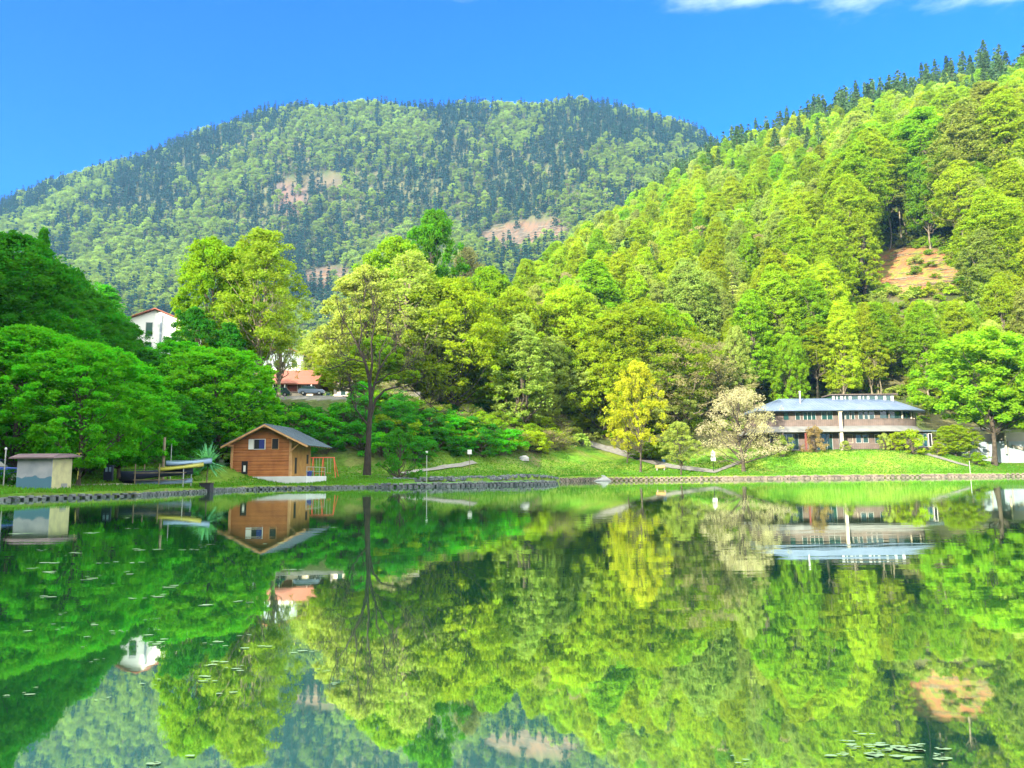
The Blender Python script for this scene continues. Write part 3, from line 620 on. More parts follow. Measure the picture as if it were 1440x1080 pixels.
def cabin():
    t = thing('boathouse', 'orange timber log cabin with blue-grey roof on a white plinth at the water', 'cabin', at(375, 686, 78), R(-5))
    t.location.z = 0
    xl, xr, Ld = -3.85, 2.45, 5.9; hr, ze, zp = 4.65, 4.45, 6.72
    zr = lambda x: zp-(zp-ze)*abs(x)/hr-.22
    m = MB(); m.box(-3.3, xr+1.9, -.25, Ld, -.6, 1.22); m.build('plinth', M_PLINTH, t, bevel=.03)
    m = MB()
    P = [(xl, 1.22), (xr, 1.22), (xr, zr(xr)), (0, zr(0)), (xl, zr(xl))]
    m.add([(x, 0, z) for x, z in P]+[(x, Ld, z) for x, z in P], [(0, 1, 2, 3, 4), (9, 8, 7, 6, 5), (0, 5, 6, 1), (1, 6, 7, 2), (2, 7, 8, 3), (3, 8, 9, 4), (4, 9, 5, 0)])
    wall = m.build('wall', M_LOG, t)
    m = MB()
    for k in range(11):
        z = 1.25+.30*k
        if z+.26 < zr(xl)+.8:
            a = -min(-xl, max(0, (zp-.25-z-.26)/(zp-ze)*hr)); b_ = min(xr, max(0, (zp-.25-z-.26)/(zp-ze)*hr))
            m.box(a, b_, -.05, .02, z+.03, z+.27)
    m.build('log_courses', M_LOG, t, bevel=.03)
    m = MB(); m.box(xr, xr+.04, .03, Ld-.03, 1.25, zr(xr)-.02); m.build('side_boarding', M_BOARD, t)
    for x in (xl-.02, xr+.03): MB().box(x-.12, x+.12, -.12, .14, 1.2, zr(x)-.03).build('corner_post', M_BEAM, t)
    # roof: two slabs, sheet on boards
    for s in (-1, 1):
        m = MB(); y0, y1 = -1.05, Ld+.9
        for (dz, th) in ((0, .07),):
            V = [(0, y0, zp), (s*hr, y0, ze), (s*hr, y1, ze), (0, y1, zp)]
            m.hexa([(x, y, z-.07) for x, y, z in V]+[(x, y, z) for x, y, z in V])
        r_ = m.build('roof', M_SLATE, t)
        m = MB()
        for k in range(16):
            y = y0+.3+k*.48
            m.hexa([(s*.1, y, zp-.045), (s*(hr-.05), y, ze+.025), (s*(hr-.05), y+.05, ze+.025), (s*.1, y+.05, zp-.045), (s*.1, y, zp-.01), (s*(hr-.05), y, ze+.06), (s*(hr-.05), y+.05, ze+.06), (s*.1, y+.05, zp-.01)])
        m.build('roof_seam', M_SLATE, r_)
        m = MB(); V = [(0, y0-.03, zp-.08), (s*hr, y0-.03, ze-.08), (s*hr, y0+.09, ze-.08), (0, y0+.09, zp-.08)]
        m.hexa([(x, y, z-.20) for x, y, z in V]+[(x, y, z) for x, y, z in V]); m.build('verge_board', M_BEAM, t)
        m = MB()
        for k in range(9):
            y = y0+.5+k*.85; m.hexa([(s*x, yy, zp-(zp-ze)*x/hr-dz) for dz in (.24, .09) for x, yy in ((.2, y), (hr-.1, y), (hr-.1, y+.1), (.2, y+.1))])
        m.build('rafter', M_BEAM, t)
    for x in (0, xl, xr+.05):
        m = MB(); m.box(x-.09, x+.09, -.95, 0, zr(x)-.22, zr(x)-.02); m.build('purlin', M_BEAM, t)
    m = MB(); m.tube([(xr+.05, -.4, 3.7), (xr+1.2, -.4, zr(xr+1.2)-.02)], .07, 4); m.build('brace', M_BEAM, t)
    def opening(x0, x1, z0, z1, shutter=0, fr=M_BEAM, gm=M_DARK):
        m = MB(); m.box(x0-.07, x1+.07, -.10, -.052, z0-.07, z1+.07); f = m.build('window', fr, t)
        m = MB(); m.box(x0, x1, -.125, -.101, z0, z1); m.build('pane', gm, f)
        if shutter:
            m = MB(); m.box(x0-.62, x0-.1, -.14, -.06, z0-.05, z1+.05); m.build('shutter', M_WHITE, t, bevel=.01)
            m = MB(); m.box(x0+.55, x1-.02, -.16, -.126, z0+.02, z1-.02); m.build('shutter', M_SHUT, t)
    opening(-1.45, -.32, 4.12, 5.1, 1, M_WHITE)
    opening(.5, 1.15, 4.1, 5.15)
    m = MB(); m.box(-2.75, -2.1, -.12, -.053, 1.5, 2.85); d = m.build('door', M_DARK, t)
    m = MB(); m.box(-2.53, -2.3, -.15, -.121, 1.75, 2.4); m.build('door_notice', M_WHITE, d)
    for y0, z0, z1 in ((1.2, 1.5, 3.2), (4.6, 2.6, 3.6)):
        m = MB(); m.box(xr+.042, xr+.06, y0, y0+.55, z0, z1); m.build('side_opening', M_DARK, t)
    m = MB()
    for y in (0.1, 2.0, 3.9, 5.7): m.box(xr+1.75, xr+1.81, y, y+.06, 1.22, 2.2)
    m.box(xr+1.74, xr+1.82, .1, 5.76, 2.16, 2.22); m.box(xr+1.76, xr+1.80, .1, 5.76, 1.7, 1.74)
    m.build('handrail', M_METAL, t)
cabin()

M_SHEDW = mat('blue_mural', (.27, .28, .30), .85, noise=(.17, .19, .22), noise_scale=1.1, bump=.1)
# the mural on the shed: pale above, a painted blue mountain line below
t_ = M_SHEDW.node_tree; b_ = t_.nodes['Principled BSDF']
c_ = N(t_, 'ShaderNodeTexCoord'); s_ = N(t_, 'ShaderNodeSeparateXYZ'); L(t_, c_.outputs['Object'], s_.inputs[0])
n_ = N(t_, 'ShaderNodeTexNoise'); n_.inputs['Scale'].default_value = 1.7; L(t_, c_.outputs['Object'], n_.inputs['Vector'])
m_ = N(t_, 'ShaderNodeMath', operation='MULTIPLY_ADD'); m_.inputs[1].default_value = -.9; L(t_, n_.outputs[0], m_.inputs[0]); L(t_, s_.outputs[2], m_.inputs[2])
k_ = N(t_, 'ShaderNodeMapRange'); k_.inputs[1].default_value = .36; k_.inputs[2].default_value = .42; L(t_, m_.outputs[0], k_.inputs[0])
x_ = N(t_, 'ShaderNodeMix', data_type='RGBA'); x_.inputs[6].default_value = (.05, .12, .17, 1)
src = b_.inputs['Base Color'].links[0].from_socket; L(t_, src, x_.inputs[7]); L(t_, k_.outputs[0], x_.inputs[0]); L(t_, x_.outputs[2], b_.inputs['Base Color'])
M_YWALL = mat('pale_yellow_render', (.40, .38, .20), .9, noise=(.30, .29, .17), noise_scale=2)
M_SHEDR = mat('purple_brown_felt', (.13, .09, .10), .9, noise=(.09, .07, .08))
def shed():
    p = gpix(60, 689); sc_ = p.y/24.2*1.0
    t = thing('garden_shed', 'small shed with a blue painted mural front and pale yellow side', 'shed', (p.x, p.y, p.z-.05), R(2))
    W_, D_, H_ = 2.05, 2.2, 1.95
    m = MB(); m.box(-1.6, W_-1.6, 0, .08, 0, H_); m.build('front_wall', M_SHEDW, t)
    m = MB(); m.box(-1.6+W_-.08, W_-1.6, .082, D_, 0, H_+.0); m.box(-1.6, -1.52, .082, D_, 0, H_); m.box(-1.518, W_-1.684, D_-.08, D_, 0, H_); m.build('wall', M_YWALL, t)
    m = MB(); V = [(-1.95, -.35, H_-.02), (W_-1.3, -.35, H_-.02), (W_-1.2, D_+.3, H_+.12), (-1.95, D_+.3, H_+.12)]
    V2 = [(-1.9, -.35, H_+.06), (W_-1.35, -.35, H_+.06), (W_-1.5, D_/2, H_+.36), (-1.75, D_/2, H_+.36), (W_-1.25, D_+.3, H_+.1), (-1.9, D_+.3, H_+.1)]
    m.hexa(V+[V2[0], V2[1], (W_-1.2, D_+.3, H_+.2), (-1.95, D_+.3, H_+.2)])
    m.hexa([V2[0], V2[1], (W_-1.2, D_+.3, H_+.21), (-1.95, D_+.3, H_+.21), (-1.85, .5, H_+.30), (W_-1.45, .5, H_+.30), (W_-1.45, D_-.3, H_+.32), (-1.85, D_-.3, H_+.32)])
    m.build('roof', M_SHEDR, t)
    m = MB(); m.box(W_-1.598, W_-1.58, 1.1, 1.75, .05, .42); m.build('vent_hatch', M_CONC, t)
shed()

M_WOODW = mat('weathered_cladding', (.15, .12, .10), .85, noise=(.10, .08, .07), noise_scale=1.0, wave=('X', .25, .6))
M_PINKW = mat('pink_brown_cladding', (.15, .115, .10), .85, noise=(.10, .08, .07), noise_scale=.9, wave=('X', .25, .6))
M_ZINC = mat('zinc_roof', (.13, .17, .25), .42, .1, noise=(.09, .13, .20), noise_scale=.4)
M_CANOPY = mat('canopy_sheet', (.20, .20, .19), .6, noise=(.14, .15, .145), noise_scale=.6)
M_FRAME = mat('pale_frames', (.36, .38, .37), .6)
M_GREENG = mat('green_glass', (.012, .05, .045), .1, spec=.9)
M_REDP = mat('red_post', (.15, .045, .035), .7)
def outline(o, x0=-14.6, xs=6.9, rx=11.3, ry=6.2, cy_=6.2, n=22):
    P = [(x0-o, -o)]
    P += [(xs+(rx+o)*math.sin(a), cy_-(ry+o)*math.cos(a)) for a in np.linspace(0, math.pi, n)]
    P += [(x0-o, 2*cy_+o)]
    return P
def centre():
    Y = 145.0; x0, _ = ray(1180, 610)
    t = thing('lakeside_building', 'long two-storey wooden building with curved metal roofs and a rounded end', 'building', (x0*Y, Y, 5.5), 0)
    X = lambda p: (p-1180)/7.17
    Zr = lambda r: 1+(664.5-r)/7.17-5.5
    zg, zc0, zc1, zp_, ze = -.6, Zr(608), Zr(600), Zr(590), Zr(578)
    MB().prism(outline(-1.6), zg, zc0+.1).build('lower_wall', M_PINKW, t)
    MB().prism(outline(0.0), zc1+.02, zp_).build('parapet', M_PINKW, t)
    MB().prism(outline(-.45), zp_-.3, ze).build('upper_wall', M_WOODW, t)
    MB().prism([(x, y) for x, y in outline(-.5) if True], zc0+.12, zc1+.3).build('floor_slab', M_CONC, t)
    # canopy over the ground floor
    def hip(o0, o1, z0, z1, th):
        A = outline(o0); B = outline(o1); n = len(A); m = MB()
        V = [(x, y, z0) for x, y in A]+[(x, y, z1) for x, y in B]+[(x, y, z0-th) for x, y in A]
        m.add(V, [(i, (i+1) % n, n+(i+1) % n, n+i) for i in range(n)]+[tuple(range(n, 2*n))]+[(2*n+(i+1) % n, 2*n+i, i, (i+1) % n)[::-1] for i in range(n)][::1]+[tuple(reversed(range(2*n, 3*n)))])
        return m
    hip(1.5, .02, zc0+.15, zc1+.1, .14).build('canopy', M_CANOPY, t)
    r_ = hip(1.75, -5.2, ze+.12, Zr(556.5), .16).build('roof', M_ZINC, t)
    # standing seams of the roof
    A = outline(1.70); B = outline(-5.1); m = MB()
    pts = [((x, -1.70), (x if x > -9.5 else -9.5, 5.1)) for x in np.arange(-15.8, 6.8, .62)]
    pts += [(A[i], B[i]) for i in range(1, 13)]
    for (ax_, ay), (bx, by) in pts:
        m.tube([(ax_, ay, ze+.15), (bx, by, Zr(556.5)+.03)], .035, 4)
    m.build('roof_seam', M_ZINC, r_)
    # lantern
    SX = 2.15; P = [(X(1172)+SX, 4.6), (X(1262)+SX, 4.6), (X(1262)+SX, 8), (X(1172)+SX, 8)]
    zl0, zl1 = Zr(562), Zr(552.5)
    lt = MB().prism(P, zl0, zl1).build('clerestory', M_GREENG, t)
    for p, w_ in ((1172.3, .5), (1178.5, .2), (1184, .55), (1190.5, .2), (1196.5, .55), (1210, .5), (1217, .2), (1223, .45), (1235, .4), (1247, .5), (1257.5, .6)):
        MB().box(X(p)-.02+SX, X(p)+w_+SX, 4.5, 4.6, zl0, zl1).build('mullion', M_FRAME, lt)
    m = MB(); m.box(X(1169)+SX, X(1266)+SX, 3.9, 8.6, zl1, zl1+.18); m.build('clerestory_roof', M_WOODW, lt)
    m = MB(); m.tube([(X(1135), 2.5, Zr(566)), (X(1135), 2.5, Zr(549))], .17, 10); m.tube([(X(1135), 2.5, Zr(549)), (X(1135), 2.5, Zr(547.5))], .26, 10); m.build('chimney', M_METAL, r_)
    # columns
    m = MB(); m.box(X(1178.4), X(1181.8), -1.15, -.72, zg, ze); m.box(X(1177), X(1183), -1.25, -.62, ze-.3, ze-.02); m.build('column', M_CREAM, t)
    for p, mm_ in ((1130, M_REDP), (1098, M_WOODW)):
        m = MB(); m.box(X(p)-.14, X(p)+.14, -1.1, -.82, zg, zc0+.1); m.build('column', mm_, t)
    # upper windows on the straight front
    def win(p0, p1, r0, r1, y, fr=M_FRAME, gl_=M_GLASS, name='window', bars=1, tt=t):
        m = MB(); x0_, x1_, z0, z1 = X(p0), X(p1), Zr(r1), Zr(r0); w_ = .07
        m.box(x0_, x0_+w_, y-.08, y, z0, z1); m.box(x1_-w_, x1_, y-.08, y, z0, z1); m.box(x0_+w_, x1_-w_, y-.08, y, z0, z0+w_); m.box(x0_+w_, x1_-w_, y-.08, y, z1-w_, z1)
        for b in range(1, bars): xm = x0_+(x1_-x0_)*b/bars; m.box(xm-.05, xm+.05, y-.075, y-.002, z0+w_, z1-w_)
        f = m.build(name, fr, tt)
        MB().box(x0_+w_, x1_-w_, y-.03, y-.004, z0+w_, z1-w_).build('pane', gl_, f)
    yu = .45
    for p0, p1, b in ((1086, 1093, 1), (1104, 1112, 1), (1121, 1128, 1), (1132, 1150, 3), (1158, 1174, 2), (1184, 1191, 1), (1192, 1198, 1), (1200, 1205, 1), (1210, 1217, 1), (1218, 1224, 1), (1225, 1233, 1)):
        win(p0, p1, 578.6, 591.5, yu, M_FRAME if p0 > 1115 else M_WOODW, M_GREENG if b > 1 or p0 == 1104 else M_GLASS, bars=b)
    # loggia at the rounded end: dark opening with posts
    O = outline(-.40); m = MB()
    for i in range(2, 13):
        (a0, b0), (a1, b1) = O[i], O[i+1]
        m.hexa([(a0, b0-.02, zp_), (a1, b1-.02, zp_), (a1, b1+.05, zp_), (a0, b0+.05, zp_), (a0, b0-.02, ze-.04), (a1, b1-.02, ze-.04), (a1, b1+.05, ze-.04), (a0, b0+.05, ze-.04)])
    m.build('loggia_glazing', M_GLASS, t)
    O = outline(-.1)
    for i in (3, 5, 7, 8, 10):
        a0, b0 = O[i]; MB().box(a0-.11, a0+.11, b0-.1, b0+.12, zp_, ze-.02).build('loggia_post', M_CREAM if i > 4 else M_WOODW, t)
    m = MB(); O = outline(.03)
    for i in range(1, 13):
        (a0, b0), (a1, b1) = O[i], O[i+1]; m.tube([(a0, b0, zp_+.06), (a1, b1, zp_+.06)], .07, 4)
    m.build('parapet_rail', M_WOODW, t)
    yl = 1.6
    for p0, p1, r0, r1, fr, g_, b in ((1086, 1094, 610, 632, M_METAL, M_DARK, 1), (1101, 1127, 609, 632, M_METAL, M_GLASS, 3), (1152, 1175, 609, 633, M_FRAME, M_GREENG, 3), (1184, 1191, 609, 632, M_METAL, M_DARK, 1),
                                    (1192.5, 1204, 611, 623, M_CREAM, M_WOODW, 1), (1208, 1216, 611, 623, M_FRAME, M_GLASS, 1), (1218, 1226, 611, 623, M_FRAME, M_GLASS, 1), (1235, 1254, 611, 624, M_METAL, M_GLASS, 2)):
        win(p0, p1, r0, r1, yl, fr, g_, 'glass_door' if r1 > 630 else 'window', b)
    m = MB()
    for k in range(44):
        x_ = X(1186)+k*.3; m.box(x_, x_+.05, -.9, -.85, zg, Zr(625.5))
    m.box(X(1186), X(1278), -.92, -.83, Zr(625.5), Zr(624.6)); m.box(X(1186), X(1278), -.90, -.84, Zr(629), Zr(628.4))
    m.build('railing', M_PINKW, t)
    # low wing at the rounded end
    y0_, y1_ = 3.0, 9.0
    MB().box(X(1286), X(1322), y0_, y1_, zg-.4, Zr(607.5)).build('wing_wall', M_WOODW, t)
    m = MB(); m.hexa([(X(1283), y0_-1, Zr(607.5)), (X(1327), y0_-1, Zr(607.5)), (X(1327), y1_, Zr(605)), (X(1283), y1_, Zr(605)), (X(1283), y0_-1, Zr(606)), (X(1327), y0_-1, Zr(606)), (X(1327), y1_, Zr(602)), (X(1283), y1_, Zr(602))]); m.build('wing_roof', M_SLATE, t)
    for p0, p1, fr, g_ in ((1303, 1308, M_METAL, M_GREENG), (1309, 1315, M_METAL, M_GREENG), (1316.5, 1321.5, M_WHITE, M_DARK)):
        win(p0, p1, 610, 629, y0_-.002, fr, g_, 'glass_door')
centre()

M_GARW = mat('blue_white_render', (.26, .31, .35), .85, noise=(.20, .25, .29), noise_scale=.5)
M_EAVE = mat('grey_eave', (.30, .28, .24), .8)
def annex():
    Y = 150.0; x0, _ = ray(1400, 640); z0 = float(tz(x0*Y, Y))
    t = thing('annex_building', 'low pale blue-grey outbuilding with a flat eave behind the lakeshore tree', 'building', (x0*Y, Y, z0), 0)
    S = 6.93; X = lambda p: (p-1400)/S; Zr = lambda r: 1+(662-r)/S-z0
    MB().box(X(1352), X(1456), 0, 7, -1.5, Zr(621)).build('wall', M_GARW, t)
    MB().box(X(1418), X(1462), .5, 7, Zr(621), Zr(608)).build('upper_wall', M_EAVE, t)
    m = MB(); m.hexa([(X(1356), -1.2, Zr(607)), (X(1421), -1.2, Zr(607)), (X(1416), 5, Zr(603)), (X(1360), 5, Zr(603)), (X(1356), -1.2, Zr(606)), (X(1421), -1.2, Zr(606)), (X(1410), 5, Zr(599)), (X(1364), 5, Zr(599))]); m.build('roof', M_EAVE, t)
    for p in (1360, 1412): MB().box(X(p)-.13, X(p)+.13, -.9, -.64, Zr(621)-2.5, Zr(606.8)).build('column', M_CREAM, t)
    MB().box(X(1367), X(1375), -.03, 0, Zr(631), Zr(621.5)).build('garage_window', M_SHUT, t)
    for p in (1377, 1390, 1419): MB().box(X(p)-.1, X(p)+.1, -.12, 0, -1.5, Zr(620)).build('pilaster', M_EAVE, t)
    m = MB(); m.hexa([(X(1424), -.4, Zr(629)), (X(1460), -.4, Zr(641)), (X(1460), .4, Zr(641)), (X(1424), .4, Zr(629)), (X(1424), -.4, Zr(626)), (X(1460), -.4, Zr(633)), (X(1460), .4, Zr(633)), (X(1424), .4, Zr(626))]); m.build('ramp_wall', M_EAVE, t)
annex()

M_PINK = mat('cream_pink_wall', (.74, .62, .55), .85)
def box_house(name, label, px, Y, zb, rz, W_, D_, H_, roof, ov, wallm, roofm, wins, ridge='x', extra=None):
    a, _ = ray(px, 500); t = thing(name, label, 'house', (a*Y, Y, zb), R(rz))
    h = W_/2
    if ridge == 'y':     # gable towards the viewer
        P = [(-h, 0), (h, 0), (h, H_), (0, H_+roof), (-h, H_)]
        m = MB(); m.add([(x, 0, z) for x, z in P]+[(x, D_, z) for x, z in P], [(0, 1, 2, 3, 4), (9, 8, 7, 6, 5), (0, 5, 6, 1), (1, 6, 7, 2), (2, 7, 8, 3), (3, 8, 9, 4), (4, 9, 5, 0)]); m.build('wall', wallm, t)
        for s in (-1, 1):
            sl = roof/h; e = h+ov; m = MB(); V = [(0, -ov, H_+roof+.08), (s*e, -ov, H_+roof+.08-sl*e), (s*e, D_+ov, H_+roof+.08-sl*e), (0, D_+ov, H_+roof+.08)]
            m.hexa(V+[(x, y, z+.22) for x, y, z in V]); m.build('roof', roofm, t)
    else:
        P = [(0, 0), (D_, 0), (D_, H_), (D_/2, H_+roof), (0, H_)]
        m = MB(); m.add([(-h, y, z) for y, z in P]+[(h, y, z) for y, z in P], [(4, 3, 2, 1, 0), (5, 6, 7, 8, 9), (0, 1, 6, 5), (1, 2, 7, 6), (2, 3, 8, 7), (3, 4, 9, 8), (4, 0, 5, 9)]); m.build('wall', wallm, t)
        for s in (0, 1):
            sl = roof/(D_/2); y_e = -ov if s == 0 else D_+ov; m = MB()
            V = [(-h-ov, D_/2, H_+roof+.08), (h+ov, D_/2, H_+roof+.08), (h+ov, y_e, H_+.08-sl*ov), (-h-ov, y_e, H_+.08-sl*ov)]
            m.hexa(V+[(x, y, z+.22) for x, y, z in V]); m.build('roof', roofm, t)
    for (x0, x1, z0, z1, fm, gm_) in wins:
        m = MB(); m.box(x0-.1, x1+.1, -.06, -.003, z0-.1, z1+.1); f = m.build('window', fm, t); MB().box(x0, x1, -.09, -.061, z0, z1).build('pane', gm_, f)
    return t
# white house high on the left slope: gable with a red-brown verge, seen from below
Yw = 150.0; zw = 26.6; kx = F/Yw
th_ = box_house('hillside_house', 'tall white house with a red-brown gable roof rising above the shaded trees', 216, Yw, zw, 12, 15.5, 12, 6.1, 3.2, .9, M_WHITE, M_RTILE,
    [(-4.9, -3.9, 3.8, 5.2, M_CREAM, M_GLASS), (-1.7, -.5, 3.8, 6.6, M_METAL, M_GREENG), (-1.7, -.5, .8, 2.4, M_METAL, M_GLASS), (3.6, 4.6, 3.4, 4.8, M_CREAM, M_GLASS)], 'y')
MB().box(1.0, 1.35, -.25, -.01, -3, 8.2).build('downpipe_panel', M_GARW, th_)
MB().box(-3, 3, .2, 6, -4, 0).build('basement_wall', M_WHITE, th_)
# red-roofed house on the terrace
Yr = 135.0
p = gp(405, Yr)
th_ = box_house('red_roofed_house', 'low house with a broad red tiled roof behind the parked cars', 402, Yr, p.z-.1, 4, 10.4, 9, 3.0, 2.6, .9, M_PINKW, M_RTILE,
    [(.4, 2.2, 1.3, 2.6, M_CREAM, M_REDP), (3.0, 3.8, 1.3, 2.4, M_CREAM, M_GLASS), (-3.6, -1.8, 1.3, 2.6, M_CREAM, M_GLASS)], 'x')
for x in (-4.4, -2.0, .1, 4.9): MB().box(x-.09, x+.09, -.75, -.57, 0, 2.75).build('porch_post', M_WHITE, th_)
MB().box(-5.2, 5.2, -.7, -.62, .0, .95).build('porch_panel', M_CREAM, th_)
# pale house behind it
th_ = box_house('white_villa', 'pale villa half hidden by trees above the red tiled roof', 397, 160.0, 18.5, -3, 9.5, 8, 9.2, 2.0, 1.3, M_GARW, M_RTILE,
    [(-3.4, -2.2, 6.0, 7.6, M_WHITE, M_GLASS), (-.6, .6, 6.0, 7.6, M_WHITE, M_GLASS), (2.2, 3.4, 6.0, 7.6, M_WHITE, M_GLASS), (-3.4, -2.2, 2.6, 4.2, M_WHITE, M_GLASS), (2.2, 3.4, 2.6, 4.2, M_WHITE, M_GLASS)], 'y')
m = MB(); m.box(-5.0, 5.0, -1.5, -.01, 5.2, 5.4); m.box(-5.0, 5.0, -1.5, -1.42, 5.4, 6.3); m.build('balcony', M_WHITE, th_)
# small peach house behind the bare tree
p = gp(489, 138)
th_ = box_house('peach_house', 'small sunlit peach house beyond the bare lakeside tree', 489, 138, p.z-.2, -8, 5.2, 6, 3.2, 1.1, .5, M_PINK, M_RTILE, [(-1.2, -.3, 1.0, 2.2, M_WHITE, M_GLASS), (.6, 1.4, 1.0, 2.2, M_WHITE, M_GLASS)], 'y')
p = gp(545, 136); m = MB(); m.box(-5, 6, 0, .3, -.4, 1.3); m.box(-5.1, 6.1, -.06, .36, 1.3, 1.42)
m.build('garden_wall', M_PINK, None, label='long low cream garden wall on the terrace edge', category='wall').location = p

# ------------------------------------------------------------------ stone banks
def wall_path(name, label, pts, hfun, th=.45, courses=2, ln=.55, seed=3, sm_=None):
    r = random.Random(seed); m = MB(); P = [Vector(p) for p in pts]
    for i in range(len(P)-1):
        a, b = P[i], P[i+1]; n = max(1, int((b-a).length/ln)); d = (b-a).normalized(); nn_ = Vector((-d.y, d.x)); 
        for k in range(n):
            for c in range(courses):
                q = a+d*((k+.5*(c % 2)+r.uniform(-.1, .1))*(b-a).length/n); h = hfun(q)/courses
                w_ = ln*r.uniform(.40, .56); t2 = th*r.uniform(.4, .55); z0 = -.35 if c == 0 else c*h; z1 = (c+1)*h*r.uniform(.85, 1.12)
                V = []
                for zz in (z0, z1):
                    for sx, sy in ((-1, -1), (1, -1), (1, 1), (-1, 1)):
                        e = q+d*(sx*w_*r.uniform(.75, 1.05))+nn_*(sy*t2*r.uniform(.75, 1.1)); V.append((e.x, e.y, zz+r.uniform(-.03, .03)))
                m.hexa(V)
    o = m.build(name, sm_ or M_STONE, None, label=label, category='wall', bevel=.04)
def shore_pts(p0, p1, step=12):
    return [((p-720)/F*(D := float(np.interp((p-720)/F, cu, shore))-.12), D) for p in np.arange(p0, p1+1, step)]
wall_path('stone_wall', 'low rough stone edge of the lake below the shed and boathouse', shore_pts(-140, 552), lambda q: .21+.05*(q.y > 60), ln=.36, th=.35)
wall_path('stone_wall', 'long stone embankment below the sunlit lawn of the wooden building', shore_pts(787, 1640, 14), lambda q: .6, courses=3, ln=.6, seed=8, sm_=M_STONE2)
# strip of grass that runs out into the lake
pf = [(500, 75.0), (560, 75.4), (600, 76.5), (650, 78.5), (700, 81), (750, 84), (774, 86)]
front = [Vector(((p-720)/F*Y, Y)) for p, Y in pf]
back = [Vector(((p-720)/F*Y, Y)) for p, Y in [(777, 88), (745, 90.5), (700, 88), (640, 85.5), (590, 83.5), (545, 82.5), (505, 81)]]
poly = [tuple(v) for v in front+back]
bm_ = MB().prism(poly, -1.4, .40)
V = np.concatenate(bm_.v); me = bpy.data.meshes.new('bank'); me.from_pydata(V.tolist(), [], bm_.q); me.materials.append(M_GROUND)
at_ = me.attributes.new('cover', 'FLOAT_COLOR', 'POINT'); at_.data.foreach_set('color', np.tile([.07, .2, .03, 1], len(V)).astype(np.float32))
link('grass_bank', me, kind='structure')
wall_path('stone_wall', 'dark stone edge of the narrow grass strip reaching into the lake', [tuple(v+Vector((0, -.1))) for v in front]+[tuple(back[0]+Vector((.15, 0))), tuple(back[1])], lambda q: .40, seed=12, courses=2)
def rubble():
    r = np.random.default_rng(5); m = MB()
    for k in range(900):
        f_ = r.uniform(0, 1); px = 560+f_*215+r.normal(0, 6); Y0 = float(np.interp(px, [560, 640, 700, 780], [89, 98, 104, 119])); Y = Y0+r.uniform(-2.2, 3.2)
        x = (px-720)/F*Y; s = r.uniform(.12, .5); z = max(-.1, float(tz(x, Y))*(Y > Y0)) if Y > Y0 else r.uniform(-.15, .25)
        q = r.normal(0, 1, (8, 3))*.12*s; c = [(-1, -1, -1), (1, -1, -1), (1, 1, -1), (-1, 1, -1), (-.7, -.7, 1), (.7, -.7, 1), (.7, .7, 1), (-.7, .7, 1)]
        th = r.uniform(0, 3); V = [(x+s*.6*(a*math.cos(th)-b*math.sin(th))+q[i][0], Y+s*.6*(a*math.sin(th)+b*math.cos(th))+q[i][1], z+s*.4*c_+q[i][2]) for i, (a, b, c_) in enumerate(c)]
        m.hexa(V)
    m.build('rubble', M_STONE, None, kind='stuff')
rubble()
# concrete slipway in the far embankment
p = Vector(((838-720)/F*127.6, 127.6, 0)); m = MB(); m.hexa([(-2.3, -.5, -.3), (2.3, -.5, -.3), (1.3, 2.6, -.3), (-1.3, 2.6, -.3), (-2.3, -.5, .12), (2.3, -.5, .12), (1.5, 2.6, 1.0), (-1.5, 2.6, 1.0)])
m.build('slipway', M_CONC, None, bevel=.04, label='pale concrete slipway at the end of the shaded embankment', category='slipway').location = p

M_PATH = mat('gravel_path', (.20, .195, .175), .95, noise=(.15, .145, .13), noise_scale=1.5)
def ribbon(name, pix, wid, mat_, **kw):
    P = [gpix(*q) for q in pix]; V = []; Q = []
    for i in range(len(P)-1):
        for k in range(10):
            Q.append(P[i].lerp(P[i+1], k/10))
    Q.append(P[-1]); Q = [Vector((q.x, q.y)) for q in Q]
    for i, q in enumerate(Q):
        d = (Q[min(i+1, len(Q)-1)]-Q[max(i-1, 0)]).normalized(); n_ = Vector((-d.y, d.x))
        for s in (-1, 1):
            e = q+n_*s*wid/2; V.append((e.x, e.y, float(tz(e.x, e.y))+.16))
    Fq = [(2*i, 2*i+1, 2*i+3, 2*i+2) for i in range(len(Q)-1)]
    link(name, mesh_np(name, np.array(V), np.array(Fq), [mat_]), **kw)
ribbon('path', [(790, 612), (822, 621), (860, 633), (900, 645), (940, 656), (985, 662), (1010, 664.5)], 3.0, M_PATH, kind='structure')
ribbon('path', [(1272, 632.5), (1298, 638), (1330, 647), (1362, 656)], 1.3, M_PATH, kind='structure')
ribbon('path', [(1000, 664.3), (1022, 658), (1042, 650)], 1.0, M_PATH, kind='structure')
ribbon('path', [(566, 667), (600, 662), (640, 656), (668, 651)], 1.1, M_PATH, kind='structure')

